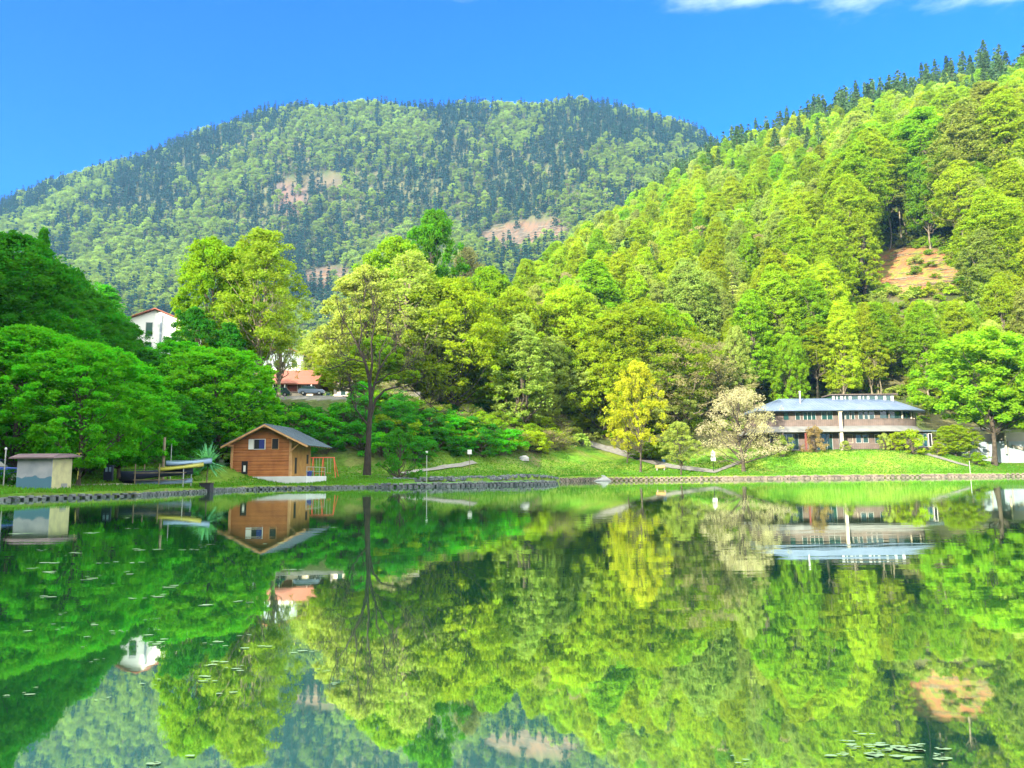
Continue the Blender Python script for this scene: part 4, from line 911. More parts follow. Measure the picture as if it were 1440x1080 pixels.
# ------------------------------------------------------------------ small things on the shore
M_YEL = mat('yellow_hull', (.26, .26, .04), .45); M_BLUE = mat('blue_tarpaulin', (.05, .14, .30), .6); M_NAVY = mat('dark_tarpaulin', (.012, .018, .04), .6)
M_RED = mat('red_paint', (.55, .09, .05), .5); M_LBLUE = mat('light_blue_paint', (.14, .22, .32), .6); M_YP = mat('yellow_post', (.6, .52, .12), .7)
M_POT = mat('dark_planter', (.02, .022, .03), .8)
def hull(L_, W_, H_, m_, parent, name='hull', z=0, keel_up=True):
    n, k = 15, 9; V = []
    for i in range(n):
        s = -1+2*i/(n-1); wv = W_/2*(1-abs(s)**2.4)**.8+.01; hv = H_*(.75+.25*s*s)
        for j in range(k):
            a = math.pi*j/(k-1); V.append((s*L_/2, wv*math.cos(a), z+(hv*math.sin(a)*.9 if keel_up else -hv*math.sin(a)*.9)))
    Fq = [(i*k+j, i*k+j+1, (i+1)*k+j+1, (i+1)*k+j) for i in range(n-1) for j in range(k-1)]+[(i*k, (i+1)*k, (i+1)*k+k-1, i*k+k-1) for i in range(n-1)]
    m = MB(); m.add(V, Fq); return m.build(name, m_, parent, smooth=True)
# boat rack: posts and arms
Yb = 54.0; pb = gpix(232, 684); Yb = pb.y; kb = F/Yb
def bx(px): return ray(px, 665)[0]*Yb
def bz(py): return CH+ray(225, py)[1]*Yb
t = thing('boat_rack', 'green-grey post rack carrying the upturned boats by the shore', 'rack', (bx(225), Yb, pb.z-.1))
for px, top in ((190, 652), (224, 652), (258, 656)):
    for dy in (0, 1.4):
        m = MB(); h = bz(top)-pb.z+.1; m.tube([(bx(px)-bx(225), dy, 0), (bx(px)-bx(225), dy, h)], .045 if px < 250 else .035, 8); m.build('post', M_METAL if px > 250 else M_BARKP, t)
for r_ in (664, 674):
    m = MB()
    for dy in (0, 1.4): m.box(bx(188)-bx(225), bx(260)-bx(225), dy-.03, dy+.03, bz(r_)-pb.z+.02, bz(r_)-pb.z+.09)
    for px in (190, 224, 258): m.box(bx(px)-bx(225)-.03, bx(px)-bx(225)+.03, .04, 1.36, bz(r_)-pb.z+.03, bz(r_)-pb.z+.1)
    m.build('arm', M_BARKP, t)
def boat(name, label, px, py, L_, W_, H_, m_, tilt=0, dy=.7, rz=0, cat='boat', deck=None):
    t = thing(name, label, cat, (bx(px), Yb+dy, bz(py)), R(rz)); t.rotation_euler = (0, R(tilt), R(rz))
    hull(L_, W_, H_, m_, t); m = MB(); m.tube([(-L_/2, 0, H_*.97), (0, 0, H_*.76), (L_/2, 0, H_*.97)], .025, 6); m.build('keel', m_, t)
boat('rowing_boat', 'upturned yellow boat lying along the top of the rack', 252, 660, 3.5, .8, .34, M_YEL, -6, .3)
boat('rowing_boat', 'light blue tarpaulin-covered boat resting above the yellow one', 255, 653.5, 3.6, .9, .42, M_LBLUE, -3, 1.3)
boat('rowing_boat', 'dark navy boat stored on the middle arms of the rack', 215, 671, 5.6, 1.2, .85, M_NAVY, -5, .7)
boat('rowing_boat', 'pale blue boat lying on the lowest arms of the rack', 225, 681, 4.4, .9, .35, M_LBLUE, -2, .7)
boat('rowing_boat', 'black tarred boat on the grass under the rack beside the tree trunk', 185, 684, 3.2, 1.1, .75, M_DARK, 0, 1.2)
# pole with pale bark behind the rack
p = gp(228, 60); m = MB(); m.tube([(0, 0, -.2), (.03, 0, at(228, 615, 60).z-p.z)], [.14, .10], 10); m.build('wooden_pole', M_BARKP, None, label='pale thick wooden pole standing behind the boat rack', category='pole').location = p
p = gp(239, 63); m = MB(); m.tube([(0, 0, -.2), (0, 0, at(239, 617, 63).z-p.z)], .03, 6); m.build('thin_pole', M_METAL, None, label='thin grey pole just beside the pale thick wooden pole', category='pole').location = p
# lamp post by the shed, sign posts
def post(name, label, cat, px, py, top, r_, m_, Y=None):
    p = gpix(px, py) if Y is None else gp(px, Y)
    t = thing(name, label, cat, p); h = at(px, top, p.y).z-p.z
    m = MB(); m.tube([(0, 0, -.2), (0, 0, h)], r_, 8); m.build('pole', m_, t); return t, h, p.y/F
t, h, k = post('street_lamp', 'slim grey lamp post at the water edge beside the shed', 'street lamp', 4.5, 686, 632, .035, M_METAL)
m = MB(); m.tube([(0, 0, h), (0, 0, h+.12)], [.09, .05], 10); m.build('lamp_head', M_METAL, t)
t, h, k = post('street_lamp', 'slim pale lamp post on the grass strip in the lake', 'street lamp', 600, 672, 637, .035, M_METAL, 80.5)
t.location.z = .35; h = at(600, 637, 80.5).z-.35; m = MB(); m.tube([(0, 0, h-.02), (0, 0, h+.16), (0, 0, h+.2)], [.06, .15, .04], 10); m.build('lamp_head', M_WHITE, t)
t, h, k = post('notice_sign', 'square white notice board on a post before the dark shrubs', 'sign', 660.5, 660, 633, .04, M_BARKP)
m = MB(); m.box(-.32, .32, -.07, -.04, h-.62, h+.06); m.build('sign_panel', M_WHITE, t, bevel=.02)
t, h, k = post('notice_sign', 'double white notice sign on a dark post where the path meets the lake', 'sign', 1003.5, 664, 633, .06, M_DARK)
m = MB(); m.box(-.40, .40, -.10, -.06, h-1.12, h-.3); m.build('sign_panel', M_WHITE, t, bevel=.06)
m = MB(); m.box(-.46, .46, -.10, -.06, h-1.95, h-1.16); m.build('sign_panel', M_WHITE, t, bevel=.06)
m = MB(); m.tube([(0, 0, h-.3), (0, 0, h+.05)], [.16, .03], 8); m.build('finial', M_WHITE, t)
t, h, k = post('shore_post', 'thin grey post standing in front of the sunlit lawn embankment', 'post', 1364.5, 666, 648, .05, M_METAL)
t, h, k = post('yellow_post', 'yellow T-shaped post between shed and tree trunk', 'post', 108.5, 675, 638, .045, M_YP, 50)
m = MB(); m.box(-.16, .16, -.05, .05, h, h+.05); m.build('crossbar', M_YP, t)
# bin and bench by the path
p = gpix(933, 650); t = thing('litter_bin', 'blue-grey litter bin under the golden tree by the path', 'bin', p)
m = MB(); m.tube([(0, 0, 0), (0, 0, 1.0)], [.34, .4], 14); m.build('body', M_BLUE, t); m = MB(); m.tube([(0, 0, 1.0), (0, 0, 1.08), (0, 0, 1.16)], [.44, .42, .2], 14); m.build('lid', M_METAL, t)
p = gpix(929, 661.5); t = thing('park_bench', 'pale wooden bench beside the path under the golden tree', 'bench', p, R(8))
MB().box(-.9, .9, -.22, .22, .42, .5).build('seat', M_BEAM, t, bevel=.01); MB().box(-.9, .9, .2, .27, .55, .95).build('backrest', M_BEAM, t, bevel=.01)
for x in (-.7, .7): MB().box(x-.06, x+.06, -.2, .24, -.1, .42).build('leg', M_CONC, t)
# boulder below the shrubs
p = gpix(737, 647.5); m = MB(); r_ = random.Random(4)
V = []; k = 9
for i in range(6):
    a = math.pi/2*i/5
    for j in range(k):
        b = 2*math.pi*j/k; q = r_.uniform(.8, 1.1); V.append((1.0*math.cos(a)*math.cos(b)*q, .6*math.cos(a)*math.sin(b)*q, .95*math.sin(a)*q-.1))
m.add(V, [(i*k+j, i*k+(j+1) % k, (i+1)*k+(j+1) % k, (i+1)*k+j) for i in range(5) for j in range(k)]); m.build('boulder', M_CONC, None, label='single pale boulder at the foot of the dark shrubs', category='boulder').location = p
# swing frame
Ys = 92.0; p = gp(455, Ys); ks = Ys/F; t = thing('swing_frame', 'red metal playground swing beside the boathouse', 'swing', p)
zt = at(455, 643.5, Ys).z-p.z; w_ = 15*ks
MB().tube([(-w_-.3, 0, zt), (w_, 0, zt)], .05, 8).build('top_bar', M_RED, t)
for x in (-w_, w_-.1, -.1):
    for s in (-1, 1): MB().tube([(x, 0, zt), (x+.45*(1 if x > 0 else 0), s*.85, -.1)], .045, 8).build('leg', M_RED, t)
for x in (-w_*.55, w_*.5):
    m = MB(); m.tube([(x-.2, 0, zt), (x-.2, 0, .55)], .015, 5); m.tube([(x+.2, 0, zt), (x+.2, 0, .55)], .015, 5); s_ = m.build('swing_rope', M_METAL, t); MB().box(x-.25, x+.25, -.1, .1, .5, .55).build('swing_seat', M_RED, s_)
# blue tub beside the boathouse
p = Vector((bx(1)*0+ray(436, 672)[0]*79, 79.0, 1.22)); t = thing('storage_tub', 'small blue tub standing on the plinth corner of the boathouse', 'tub', (p.x, 78.6, 1.22))
MB().tube([(0, 0, 0), (0, 0, .5)], [.25, .32], 14).build('body', M_SHUT, t); MB().tube([(0, 0, .5), (0, 0, .55)], [.35, .33], 14).build('rim', M_BLUE, t)
# white boat ashore left of the cabin
p = gp(321, 86, .3); t = thing('covered_dinghy', 'white covered dinghy on the grass left of the boathouse', 'boat', p, R(15)); hull(3.6, 1.5, .9, M_WHITE, t, z=-.3); MB().tube([(-1.8, 0, .55), (0, 0, .4), (1.8, 0, .55)], .03, 6).build('keel', M_METAL, t)
# spiky plant in a dark box
pp = gpix(290, 693.5); Yp = pp.y
t = thing('planter_box', 'dark wooden planter box on the lake edge holding the spiky plant', 'planter', pp); k = Yp/F
w_ = 7.5*k; MB().box(-w_, w_, -.35, .35, -.5, 5.5*k).build('box', M_POT, t, bevel=.02); MB().box(-w_-.05, w_+.05, -.4, .4, 5.5*k, 5.5*k+.06).build('rim', M_BARK, t)
t = thing('yucca_plant', 'spiky palm-like plant with long blue-green leaves in the dark planter', 'plant', (pp.x, pp.y, pp.z+5.5*k+.06))
hs_ = (684-660)*k; MB().tube([(0, 0, -.1), (.03, 0, hs_)], [.06, .05], 8).build('stem', M_BARKP, t)
r = np.random.default_rng(9); Vl = []; Fl = []
for i in range(150):
    th = r.uniform(0, 6.28); el = r.uniform(-.5, 1.45); Lr = 28*k*r.uniform(.7, 1.15); d = np.array([math.cos(th)*math.cos(el), math.sin(th)*math.cos(el), math.sin(el)]); sd_ = np.array([-math.sin(th), math.cos(th), 0])
    base = np.array([.03, 0, hs_+r.uniform(0, .35)]); n0 = len(Vl)*0+len(np.concatenate(Vl)) if Vl else 0
    q = np.linspace(0, 1, 5); P_ = base+d*(q*Lr)[:, None]; P_[:, 2] -= .22*Lr*q**2.2*math.cos(el)
    wd = .085*np.array([.6, 1, .9, .6, .05]); Vl.append(np.stack([P_-sd_*wd[:, None], P_+sd_*wd[:, None]], 1).reshape(-1, 3)); Fl += [(n0+2*j, n0+2*j+1, n0+2*j+3, n0+2*j+2) for j in range(4)]
V = np.concatenate(Vl); o = link('leaves', mesh_np('leaves', V, np.array(Fl), [M_LEAF], attr={'v': ('FACE', 'FLOAT', r.uniform(0, 1, len(Fl)))}), t); o.color = (.12, .36, .20, 1)
# cars
M_TYRE = mat('tyre', (.015, .015, .016), .9)
def car(label, px, Y, col, rz, z=None):
    p = gp(px, Y); t = thing('parked_car', label, 'car', p, R(rz), 'cars parked near the houses')
    pm = mat('car_paint', col, .3, .2, spec=.6)
    prof = [(-2.1, .35), (2.1, .35), (2.15, .75), (1.95, .95), (1.05, 1.02), (.55, 1.02), (-1.9, 1.05), (-2.15, .8)]
    m = MB(); n = len(prof); m.add([(x, y, z_) for y in (-.85, .85) for x, z_ in prof], [tuple(range(n)), tuple(reversed(range(n, 2*n)))]+[(i, n+i, n+(i+1) % n, (i+1) % n) for i in range(n)]); m.build('body', pm, t, bevel=.06)
    pr = [(-1.85, 1.04), (1.0, 1.02), (.45, 1.48), (-1.45, 1.50)]; m = MB(); m.add([(x, y*(1 if z_ < 1.1 else .84), z_) for y in (-.8, .8) for x, z_ in pr], [(0, 1, 2, 3), (7, 6, 5, 4), (0, 4, 5, 1), (1, 5, 6, 2), (2, 6, 7, 3), (3, 7, 4, 0)]); m.build('windows', M_GLASS, t, bevel=.04)
    MB().box(-1.5, .5, -.7, .7, 1.49, 1.54).build('roof', pm, t, bevel=.02)
    for x in (-1.3, 1.35):
        for y in (-.84, .84):
            w0 = MB().tube([(x, y-.1, .33), (x, y+.1, .33)], .33, 16).build('wheel', M_TYRE, t); MB().tube([(x, y-.115, .33), (x, y+.115, .33)], .2, 12).build('rim', M_METAL, w0)
    for y in (-.6, .6): MB().box(2.1, 2.19, y-.18, y+.18, .68, .82).build('headlight', M_WHITE, t)
car('light blue car parked before the red-roofed house', 438, 124, (.17, .22, .30), 8)
car('dark green car half hidden behind the leaves beside the red-roofed house', 391, 124, (.02, .05, .05), 185)
car('blue car by the lamp post at the frame edge past the shed', -9, 50, (.03, .08, .35), 20)
# low notice box and fence by the boats
p = gp(152, 58); t = thing('information_cabinet', 'dark blue cabinet with white notices between the two tree trunks', 'cabinet', p); MB().box(-.35, .35, -.1, .1, -.1, 1.25).build('cabinet', M_NAVY, t, bevel=.02)
for x in (-.2, .08): MB().box(x, x+.16, -.13, -.101, .75, 1.1).build('notice', M_LBLUE, t)

# ------------------------------------------------------------------ bare lakeside tree
def bare_tree():
    Y = 92.0; p = gp(516, Y); p.z -= .1
    t = thing('bare_tree', 'tall dark almost leafless tree on the lawn right of the boathouse', 'tree', p)
    r = np.random.default_rng(31); k = Y/F
    def w(px, py, dy=0): q = at(px, py, Y+dy)-p; return np.array([q.x, dy, q.z])
    limbs = [([(516, 668), (518, 630), (520, 595), (521, 565), (520, 535), (514, 510), (505, 488), (494, 468), (484, 452)], .34, .05, 0),
             ([(519, 600), (510, 590), (500, 575), (494, 562), (480, 556)], .12, .03, -1.2), ([(521, 588), (527, 562), (540, 549), (556, 545), (574, 541), (590, 556), (604, 568)], .17, .03, .8),
             ([(521, 565), (527, 540), (533, 520), (545, 500), (556, 488)], .17, .035, .5), ([(520, 540), (523, 510), (522, 480), (527, 455), (524, 430)], .16, .035, -.5),
             ([(514, 510), (498, 505), (486, 508), (474, 516)], .09, .02, .6), ([(528, 540), (545, 528), (560, 524), (572, 516)], .09, .02, -.6), ([(519, 548), (505, 540), (492, 542), (480, 548)], .08, .02, .9),
             ([(505, 488), (510, 465), (506, 440), (512, 420)], .09, .02, .2), ([(533, 520), (535, 495), (545, 470), (543, 448)], .09, .02, .9), ([(494, 468), (482, 470), (472, 476)], .06, .02, -.4)]
    paths = []; tips = []
    def grow(P, r0, d, lev):
        m = len(P)
        for _ in range(7 if lev == 0 else 4):
            i = int(r.integers(max(1, m//3), m)); s = P[i]
            d2 = unit(unit(P[min(i+1, m-1)]-P[i-1])*.7+r.normal(0, .6, 3)+np.array([0, 0, .35])); Lb = d*r.uniform(.6, 1.2)
            q = np.linspace(0, 1, 5)[:, None]; P2 = s+d2*Lb*q+np.array([0, 0, 1])*(q**2)*Lb*.2+r.normal(0, .05*Lb, (5, 3))*q
            paths.append((P2, np.linspace(r0, r0*.35, 5))); tips.append(P2[2:])
            if lev < 2: grow(P2, r0*.5, d*.62, lev+1)
    for L_, r0, r1, dy in limbs:
        n = len(L_); P = np.array([w(a, b, dy*i/(n-1)) for i, (a, b) in enumerate(L_)]); P[1:-1] += r.normal(0, .05, (n-2, 3)) if n > 2 else 0
        rad = np.linspace(r0, r1, n)*1.2
        if r0 > .3: rad[0] *= 1.35
        paths.append((P, rad)); grow(P[n//2:] if n > 5 else P, .058, 2.2, 0)
    V, Fq = tubes(paths, 6); link('trunk', mesh_np('trunk', V, Fq, [M_TWIG], smooth=True), t)
    T = np.concatenate(tips); T = T[r.integers(0, len(T), 500)]+r.normal(0, .12, (500, 3)); T = T[T[:, 2] > 8]
    V, Fq = leaves_at(T, unit(r.normal(size=T.shape)), .15, r); o = link('crown', mesh_np('crown', V, Fq, [M_LEAF], attr={'v': ('FACE', 'FLOAT', r.uniform(0, 1, len(Fq)))}), t); o.color = (.26, .22, .10, 1)
bare_tree()

# ------------------------------------------------------------------ trees placed one by one
G1 = 'shaded trees behind the shed and boat rack'
ptree('maple', 108, 50, 478, 'shade green', 'dark-trunked maple between shed and boat rack with a low spreading crown', wpx=150, var=0)
ptree('maple', 166, 60, 500, 'shade green', 'maple rising at the left end of the boat rack', wpx=140, var=1)
ptree('maple', 302, 82, 486, (.12, .38, .012), 'bright round-crowned tree right behind the boathouse', wpx=165, var=2)
left = [('lush', -4, 58, 326, 250, 'deep green', 'tall tree at the frame edge whose crown tops the shaded group'), ('maple', 18, 52, 455, 190, 'shade green', 'low round tree directly behind the shed'),
        ('lush', 75, 70, 372, 170, 'deep green', 'shaded tree whose crown slopes down beside the tallest one'), ('lush', 60, 62, 440, 170, 'shade green', 'shaded tree with layered boughs above the shed roof'),
        ('beech', 118, 80, 410, 130, 'deep green', 'shaded beech at the middle of the sloping tree line'), ('lush', 152, 86, 440, 110, 'deep green', 'shaded tree on the sloping line below the hillside house'),
        ('lush', 140, 72, 484, 130, 'shade green', 'shaded round tree between the two maples at the shore'), ('maple', 200, 80, 488, 110, 'deep green', 'shaded tree just under the white hillside house'),
        ('maple', 240, 88, 478, 120, 'shade green', 'shaded tree right of and below the white hillside house'), ('lush', 215, 72, 540, 110, 'deep green', 'low dark tree behind the pale wooden pole'),
        ('maple', 262, 78, 560, 90, 'deep green', 'low dark tree behind the spiky plant'), ('slim', 44, 74, 318, 46, 'deep green', 'narrow dark treetop poking over the shaded group'),
        ('lush', -70, 54, 350, 200, 'deep green', 'shaded tree just beyond the frame edge'), ('maple', 95, 60, 500, 130, 'shade green', 'shaded tree behind the shed, its boughs over the purple roof'),
        ('lush', 162, 98, 460, 80, 'deep green', 'shaded tree farthest up beside the white hillside house'), ('maple', 345, 96, 545, 80, 'deep green', 'dark low tree above the boathouse roof')]
for k, px, Y, top, wp, c, lb in left: ptree(k, px, Y, top, c, lb, G1, wpx=wp)
G2 = 'sunlit tall trees beside the white hillside house'
ptree('lush', 292, 108, 330, 'fresh green', 'dense bright green tree with a sunlit top right of the white hillside house', G2, wpx=112, var=1)
ptree('high_sparse', 364, 106, 320, (.25, .36, .03), 'loose light green tree with see-through crown before the red-roofed house', G2, wpx=110, var=0)
ptree('beech', 332, 112, 338, 'fresh green', 'sunlit tree between the dense bright and the loose light one', G2, wpx=80, var=1)
ptree('lush', 268, 100, 430, 'deep green', 'dark green tree below the dense bright sunlit one', G2, wpx=80, var=2)
ptree('slim', 322, 100, 452, 'deep green', 'dark slim tree under the loose light green tree', G2, wpx=60)
ptree('sparse', 392, 122, 395, 'light green', 'thin light tree whose edge covers the pale villa', G2, wpx=50)
ptree('sparse', 440, 150, 462, 'light green', 'small pale loose tree right of the red tiled roof', wpx=56, var=1)
ptree('slim', 425, 175, 475, 'mid green', 'slim blue-green tree beyond the pale villa', wpx=40)
G3 = 'sunlit trees on the terrace behind the shrub bank'
mid = [('lush', 608, 165, 292, 82, (.08, .24, .01), 'tallest bright green crown of the terrace trees, standing out against the far mountain'), ('lush', 556, 152, 330, 96, 'fresh green', 'bright tree left of and below the tallest terrace crown'),
       ('lush', 512, 142, 372, 92, 'light green', 'bright beech at the outer end of the terrace group'), ('sparse', 575, 140, 352, 100, 'light green', 'loose brownish tree before the tallest terrace crown'),
       ('maple', 494, 128, 500, 66, 'yellow green', 'small round yellow-green tree behind the peach house'), ('lush', 530, 134, 470, 80, 'fresh green', 'rounded tree behind the bare lakeside tree'),
       ('beech', 636, 143, 388, 128, 'yellow green', 'broad olive-yellow beech with two pale trunks over the shrub bank'), ('lush', 690, 160, 372, 90, 'fresh green', 'bright tree behind the broad olive-yellow beech'),
       ('lush', 722, 156, 400, 70, 'yellow green', 'yellow-green tree right of the broad olive-yellow beech'), ('slim', 735, 142, 438, 56, 'light green', 'slender pale tree at the top of the shrub bank'),
       ('sparse', 655, 178, 345, 60, 'brownish', 'brown twiggy tree beside the tallest terrace crown'), ('lush', 583, 150, 440, 70, 'mid green', 'darker tree under the loose brownish one'),
       ('sparse', 765, 165, 420, 60, 'brownish', 'brown twiggy tree above the end of the shrub bank'), ('lush', 800, 165, 398, 100, 'yellow green', 'wide yellow-green tree above the footpath'),
       ('beech', 835, 185, 365, 80, 'fresh green', 'taller tree behind the wide yellow-green one'), ('lush', 905, 165, 420, 150, (.22, .29, .015), 'broad bright crown above the golden tree'),
       ('lush', 850, 158, 470, 96, 'yellow green', 'rounded yellow-green tree left of the golden tree'), ('sparse', 965, 160, 470, 120, 'brownish', 'wide grey-brown twiggy tree behind the blossoming one'),
       ('sparse', 1010, 168, 480, 80, 'brownish', 'grey-brown twiggy tree over the cream blossoming crown'), ('slim', 755, 150, 510, 50, 'olive', 'olive slim tree at the end of the shrub bank'),
       ('maple', 815, 166, 520, 64, 'mid green', 'dark low tree beside the upper end of the footpath')]
for k, px, Y, top, wp, c, lb in mid: ptree(k, px, Y, top, c, lb, G3, wpx=wp*1.25)
for k, px, Y, top, wp, c, lb in (('lush', 480, 146, 452, 70, 'yellow green', 'round low crown at the outer foot of the terrace group'), ('lush', 540, 158, 385, 90, 'light green', 'pale rounded crown filling the terrace group behind the bare tree'),
        ('lush', 665, 152, 440, 80, 'yellow green', 'round yellow-green crown just right of the two-trunked beech'), ('lush', 600, 146, 410, 90, 'light green', 'pale crown between the loose brownish tree and the two-trunked beech'),
        ('lush', 775, 158, 470, 90, 'light green', 'pale rounded crown above the outer end of the shrub bank'), ('lush', 712, 148, 490, 80, 'fresh green', 'low bright crown on the edge of the shrub bank'),
        ('lush', 868, 158, 440, 90, 'yellow green', 'bright crown rising between the footpath and the golden tree'), ('lush', 935, 160, 500, 80, 'light green', 'pale low crown directly behind the golden tree')):
    ptree(k, px, Y, top, c, lb, G3, wpx=wp*1.15)
G5 = 'tall bare-trunked beeches edging the earth clearing'
for i, (px, Y, top, wp, c, wh) in enumerate(((1182, 236, 232, 62, 'yellow green', 'outermost of the thin-trunked row left of the clearing'), (1198, 232, 215, 60, 'yellow green', 'second of the thin-trunked row left of the clearing'), (1216, 228, 196, 66, 'fresh green', 'third of the thin-trunked row left of the clearing'),
        (1236, 248, 180, 70, 'yellow green', 'at the upper left corner of the clearing'), (1268, 252, 172, 62, 'fresh green', 'at the middle of the upper clearing edge'), (1308, 246, 150, 88, 'fresh green', 'with a pale trunk standing alone above the clearing'),
        (1328, 250, 165, 60, 'mid green', 'just behind the pale trunk above the clearing'), (1378, 226, 138, 90, 'olive', 'olive-tinged, at the far corner of the clearing'), (1402, 230, 118, 92, 'olive', 'olive-tinged, beyond the clearing'), (1425, 222, 128, 90, 'yellow green', 'beyond the clearing, by the frame edge'),
        (1405, 190, 262, 80, 'yellow green', 'below the olive-tinged pair beyond the clearing'), (1392, 186, 320, 60, 'olive', 'leaning over the lower corner of the clearing'), (1440, 196, 225, 80, 'yellow green', 'half cut by the frame edge beyond the clearing'))):
    ptree('high_beech', px, Y, top, c, 'tall beech '+wh, G5, wpx=wp, var=i)
ptree('golden', 899, 136, 503, 'gold', 'golden yellow tree beside the footpath', wpx=72, var=0)
ptree('golden', 882, 143, 570, 'gold', 'lower golden yellow tree joined to the side of the tall golden one', wpx=44, var=1)
ptree('golden', 957, 132, 590, 'light green', 'small young pale green tree at the footpath corner', wpx=52, var=2)
PR['blossom'] = [(*broadleaf(300, 15, 15, .14, 'spread', 260, 42, .22, fill=.25, flat=.9, twigs=4, clump=1.15, lobe=.7), 15, 15)]; NAMES['blossom'] = 'blossom_tree'
ptree('blossom', 1043, 135, 542, 'blossom', 'cream-white blossoming tree left of the long wooden building', wpx=112)
ptree('lawn_tree', 1397, 144, 462, 'fresh green', 'leafy yellow-green tree on the lawn before the pale annex', wpx=165, var=1)
ptree('lawn_tree', 1470, 140, 490, 'fresh green', 'leafy yellow-green tree cut by the frame edge', wpx=130, var=0)
ptree('maple', 1345, 147, 596, 'yellow green', 'round bright shrub-like tree at the end of the low wing', wpx=54, var=2)
for px, Y, top, wp, c, lb in ((1281, 142, 601, 42, 'yellow green', 'large round bright shrub before the rounded building end'), (1244, 143.6, 607, 16, 'light green', 'narrow upright shrub, left of a pair before the ground-floor windows'),
                              (1257, 143.6, 607, 16, 'yellow green', 'narrow upright shrub, right of a pair before the ground-floor windows'), (1147, 143, 596, 30, (.28, .21, .09), 'orange-brown twiggy shrub by the red post'),
                              (1103, 142, 610, 28, 'light green', 'yellowish shrub before the dark ground-floor recess'), (1318, 143, 622, 22, 'yellow green', 'small shrub beside the short path'),
                              (1372, 141, 634, 30, 'fresh green', 'small shrub before the annex wall'), (1190, 143.4, 618, 14, 'light green', 'small shrub beside the white column')):
    ptree('bush', px, Y, top, c, lb, 'garden shrubs around the wooden building', wpx=wp)
ptree('bush', 562, 93, 598, (.05, .2, .015), 'large rounded willow-like shrub right of the bare tree', wpx=52, sink=.1)
ptree('maple', 915, 146, 620, 'mid green', 'low dark tree behind the litter bin', wpx=60)

# ------------------------------------------------------------------ shrub bank
Gs = 'shrubs covering the bank above the lake'
rs = np.random.default_rng(77); nsh = 0
for k in range(900):
    px = rs.uniform(372, 806)
    Yc = np.interp(px, [372, 560, 640, 700, 780, 870], [103, 103, 116, 124, 139, 153]); Y = Yc+rs.uniform(0, 1)**1.1*np.interp(px, [372, 560, 700, 870], [14, 19, 20, 10])
    if nsh >= 150: break
    p = gp(px, Y)
    if k and min((p.x-q[0])**2+(p.y-q[1])**2 for q in SH) < 2.4**2: continue
    if k == 0: SH = []
    SH.append((p.x, p.y)); nsh += 1; p.z -= .3
    f_ = (Y-Yc); lit = p.z+2 > s0-tn*(dx_*p.x+dy_*p.y)  # lit also sets the leaf colour: shade painted darker, sun painted paler
    H = rs.uniform(2.2, 4.6)
    if px < 500: H = min(H, at(px, 565, Y).z-p.z)
    if H < 1.0: continue
    low = 'foot' if f_ < 6 else ('middle' if f_ < 12 else 'top')
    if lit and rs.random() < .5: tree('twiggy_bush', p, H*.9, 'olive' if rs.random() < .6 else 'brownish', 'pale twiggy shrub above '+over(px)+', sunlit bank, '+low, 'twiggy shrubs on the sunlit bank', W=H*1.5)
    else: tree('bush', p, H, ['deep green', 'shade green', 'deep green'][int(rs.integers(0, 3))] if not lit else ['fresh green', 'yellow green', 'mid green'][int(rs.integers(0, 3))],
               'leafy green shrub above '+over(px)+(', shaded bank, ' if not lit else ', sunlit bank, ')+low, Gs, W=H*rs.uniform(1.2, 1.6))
for i, (px, Y, top) in enumerate(((20, 50, 655), (-20, 47, 650), (120, 62, 640), (140, 66, 632), (185, 68, 640), (205, 70, 632), (250, 68, 636), (270, 72, 628), (335, 84, 640), (230, 74, 620), (310, 86, 620), (60, 60, 640))):
    ptree('bush', px, Y, top, 'deep green', 'dark undergrowth shrub behind '+over(px)+' among the tree trunks', 'undergrowth shrubs behind the shed and boats', wpx=52)

# ------------------------------------------------------------------ the woods
def scatter(px0, px1, Y0f, Y1f, sp, seed):
    r = np.random.default_rng(seed); ylo = float(np.min(Y0f(np.linspace(px0, px1, 30)))); yhi = float(np.max(Y1f(np.linspace(px0, px1, 30))))
    xs = np.arange((px0-720)/F*yhi, (px1-720)/F*yhi, sp); ys = np.arange(ylo, yhi, sp)
    X, Y = np.meshgrid(xs, ys); X = (X+r.uniform(-.45, .45, X.shape)*sp).ravel(); Y = (Y+r.uniform(-.45, .45, Y.shape)*sp).ravel()
    u = 720+X/Y*F; ok = (u > px0) & (u < px1) & (Y > Y0f(u)) & (Y < Y1f(u)); X, Y = X[ok], Y[ok]
    Z = tz(X, Y); a, b = proj(X, Y, Z); return X, Y, Z, a, b
ip = lambda xs, ys: (lambda u: np.interp(u, xs, ys))
X, Y, Z, A, B = scatter(560, 1680, ip([560, 640, 760, 860, 950, 1060, 1150, 1330, 1360, 1420, 1680], [150, 160, 158, 156, 157, 160, 163, 165, 168, 170, 166]), ip([560, 700, 800, 900, 1700], [260, 560, 640, 720, 740]), 6.5, 41)
r = np.random.default_rng(42); cl = in_clear(A, B, Y) | (r.random(len(X)) < .06); X, Y, Z, A, B = [q[~cl] for q in (X, Y, Z, A, B)]
n = len(X); patch = fbm(X/45, Y/45, 61)*2+.5; ridge = np.clip((Z-150)/90, 0, 1)
kinds = np.array(['beech', 'lush', 'slim', 'sparse', 'spruce', 'larch'])
pk = np.zeros(n, int)
for i in range(n):
    pr = np.array([.34, .30, .10, .13, .04, .07])
    if Z[i] > 120: pr[4] += .8*ridge[i]+.02; pr[3] += .05
    if patch[i] > .75: pr[4] += .16
    if A[i] > 1180 and Y[i] < 330: pr = np.array([.72, .14, .05, .03, .01, .05])
    if A[i] < 1100 and Y[i] < 240: pr[3] += .10
    pk[i] = r.choice(6, p=pr/pr.sum())
H = np.where(pk == 0, r.uniform(26, 36, n), np.where(pk == 4, r.uniform(22, 32, n), np.where(pk == 2, r.uniform(18, 27, n), r.uniform(19, 28, n))))
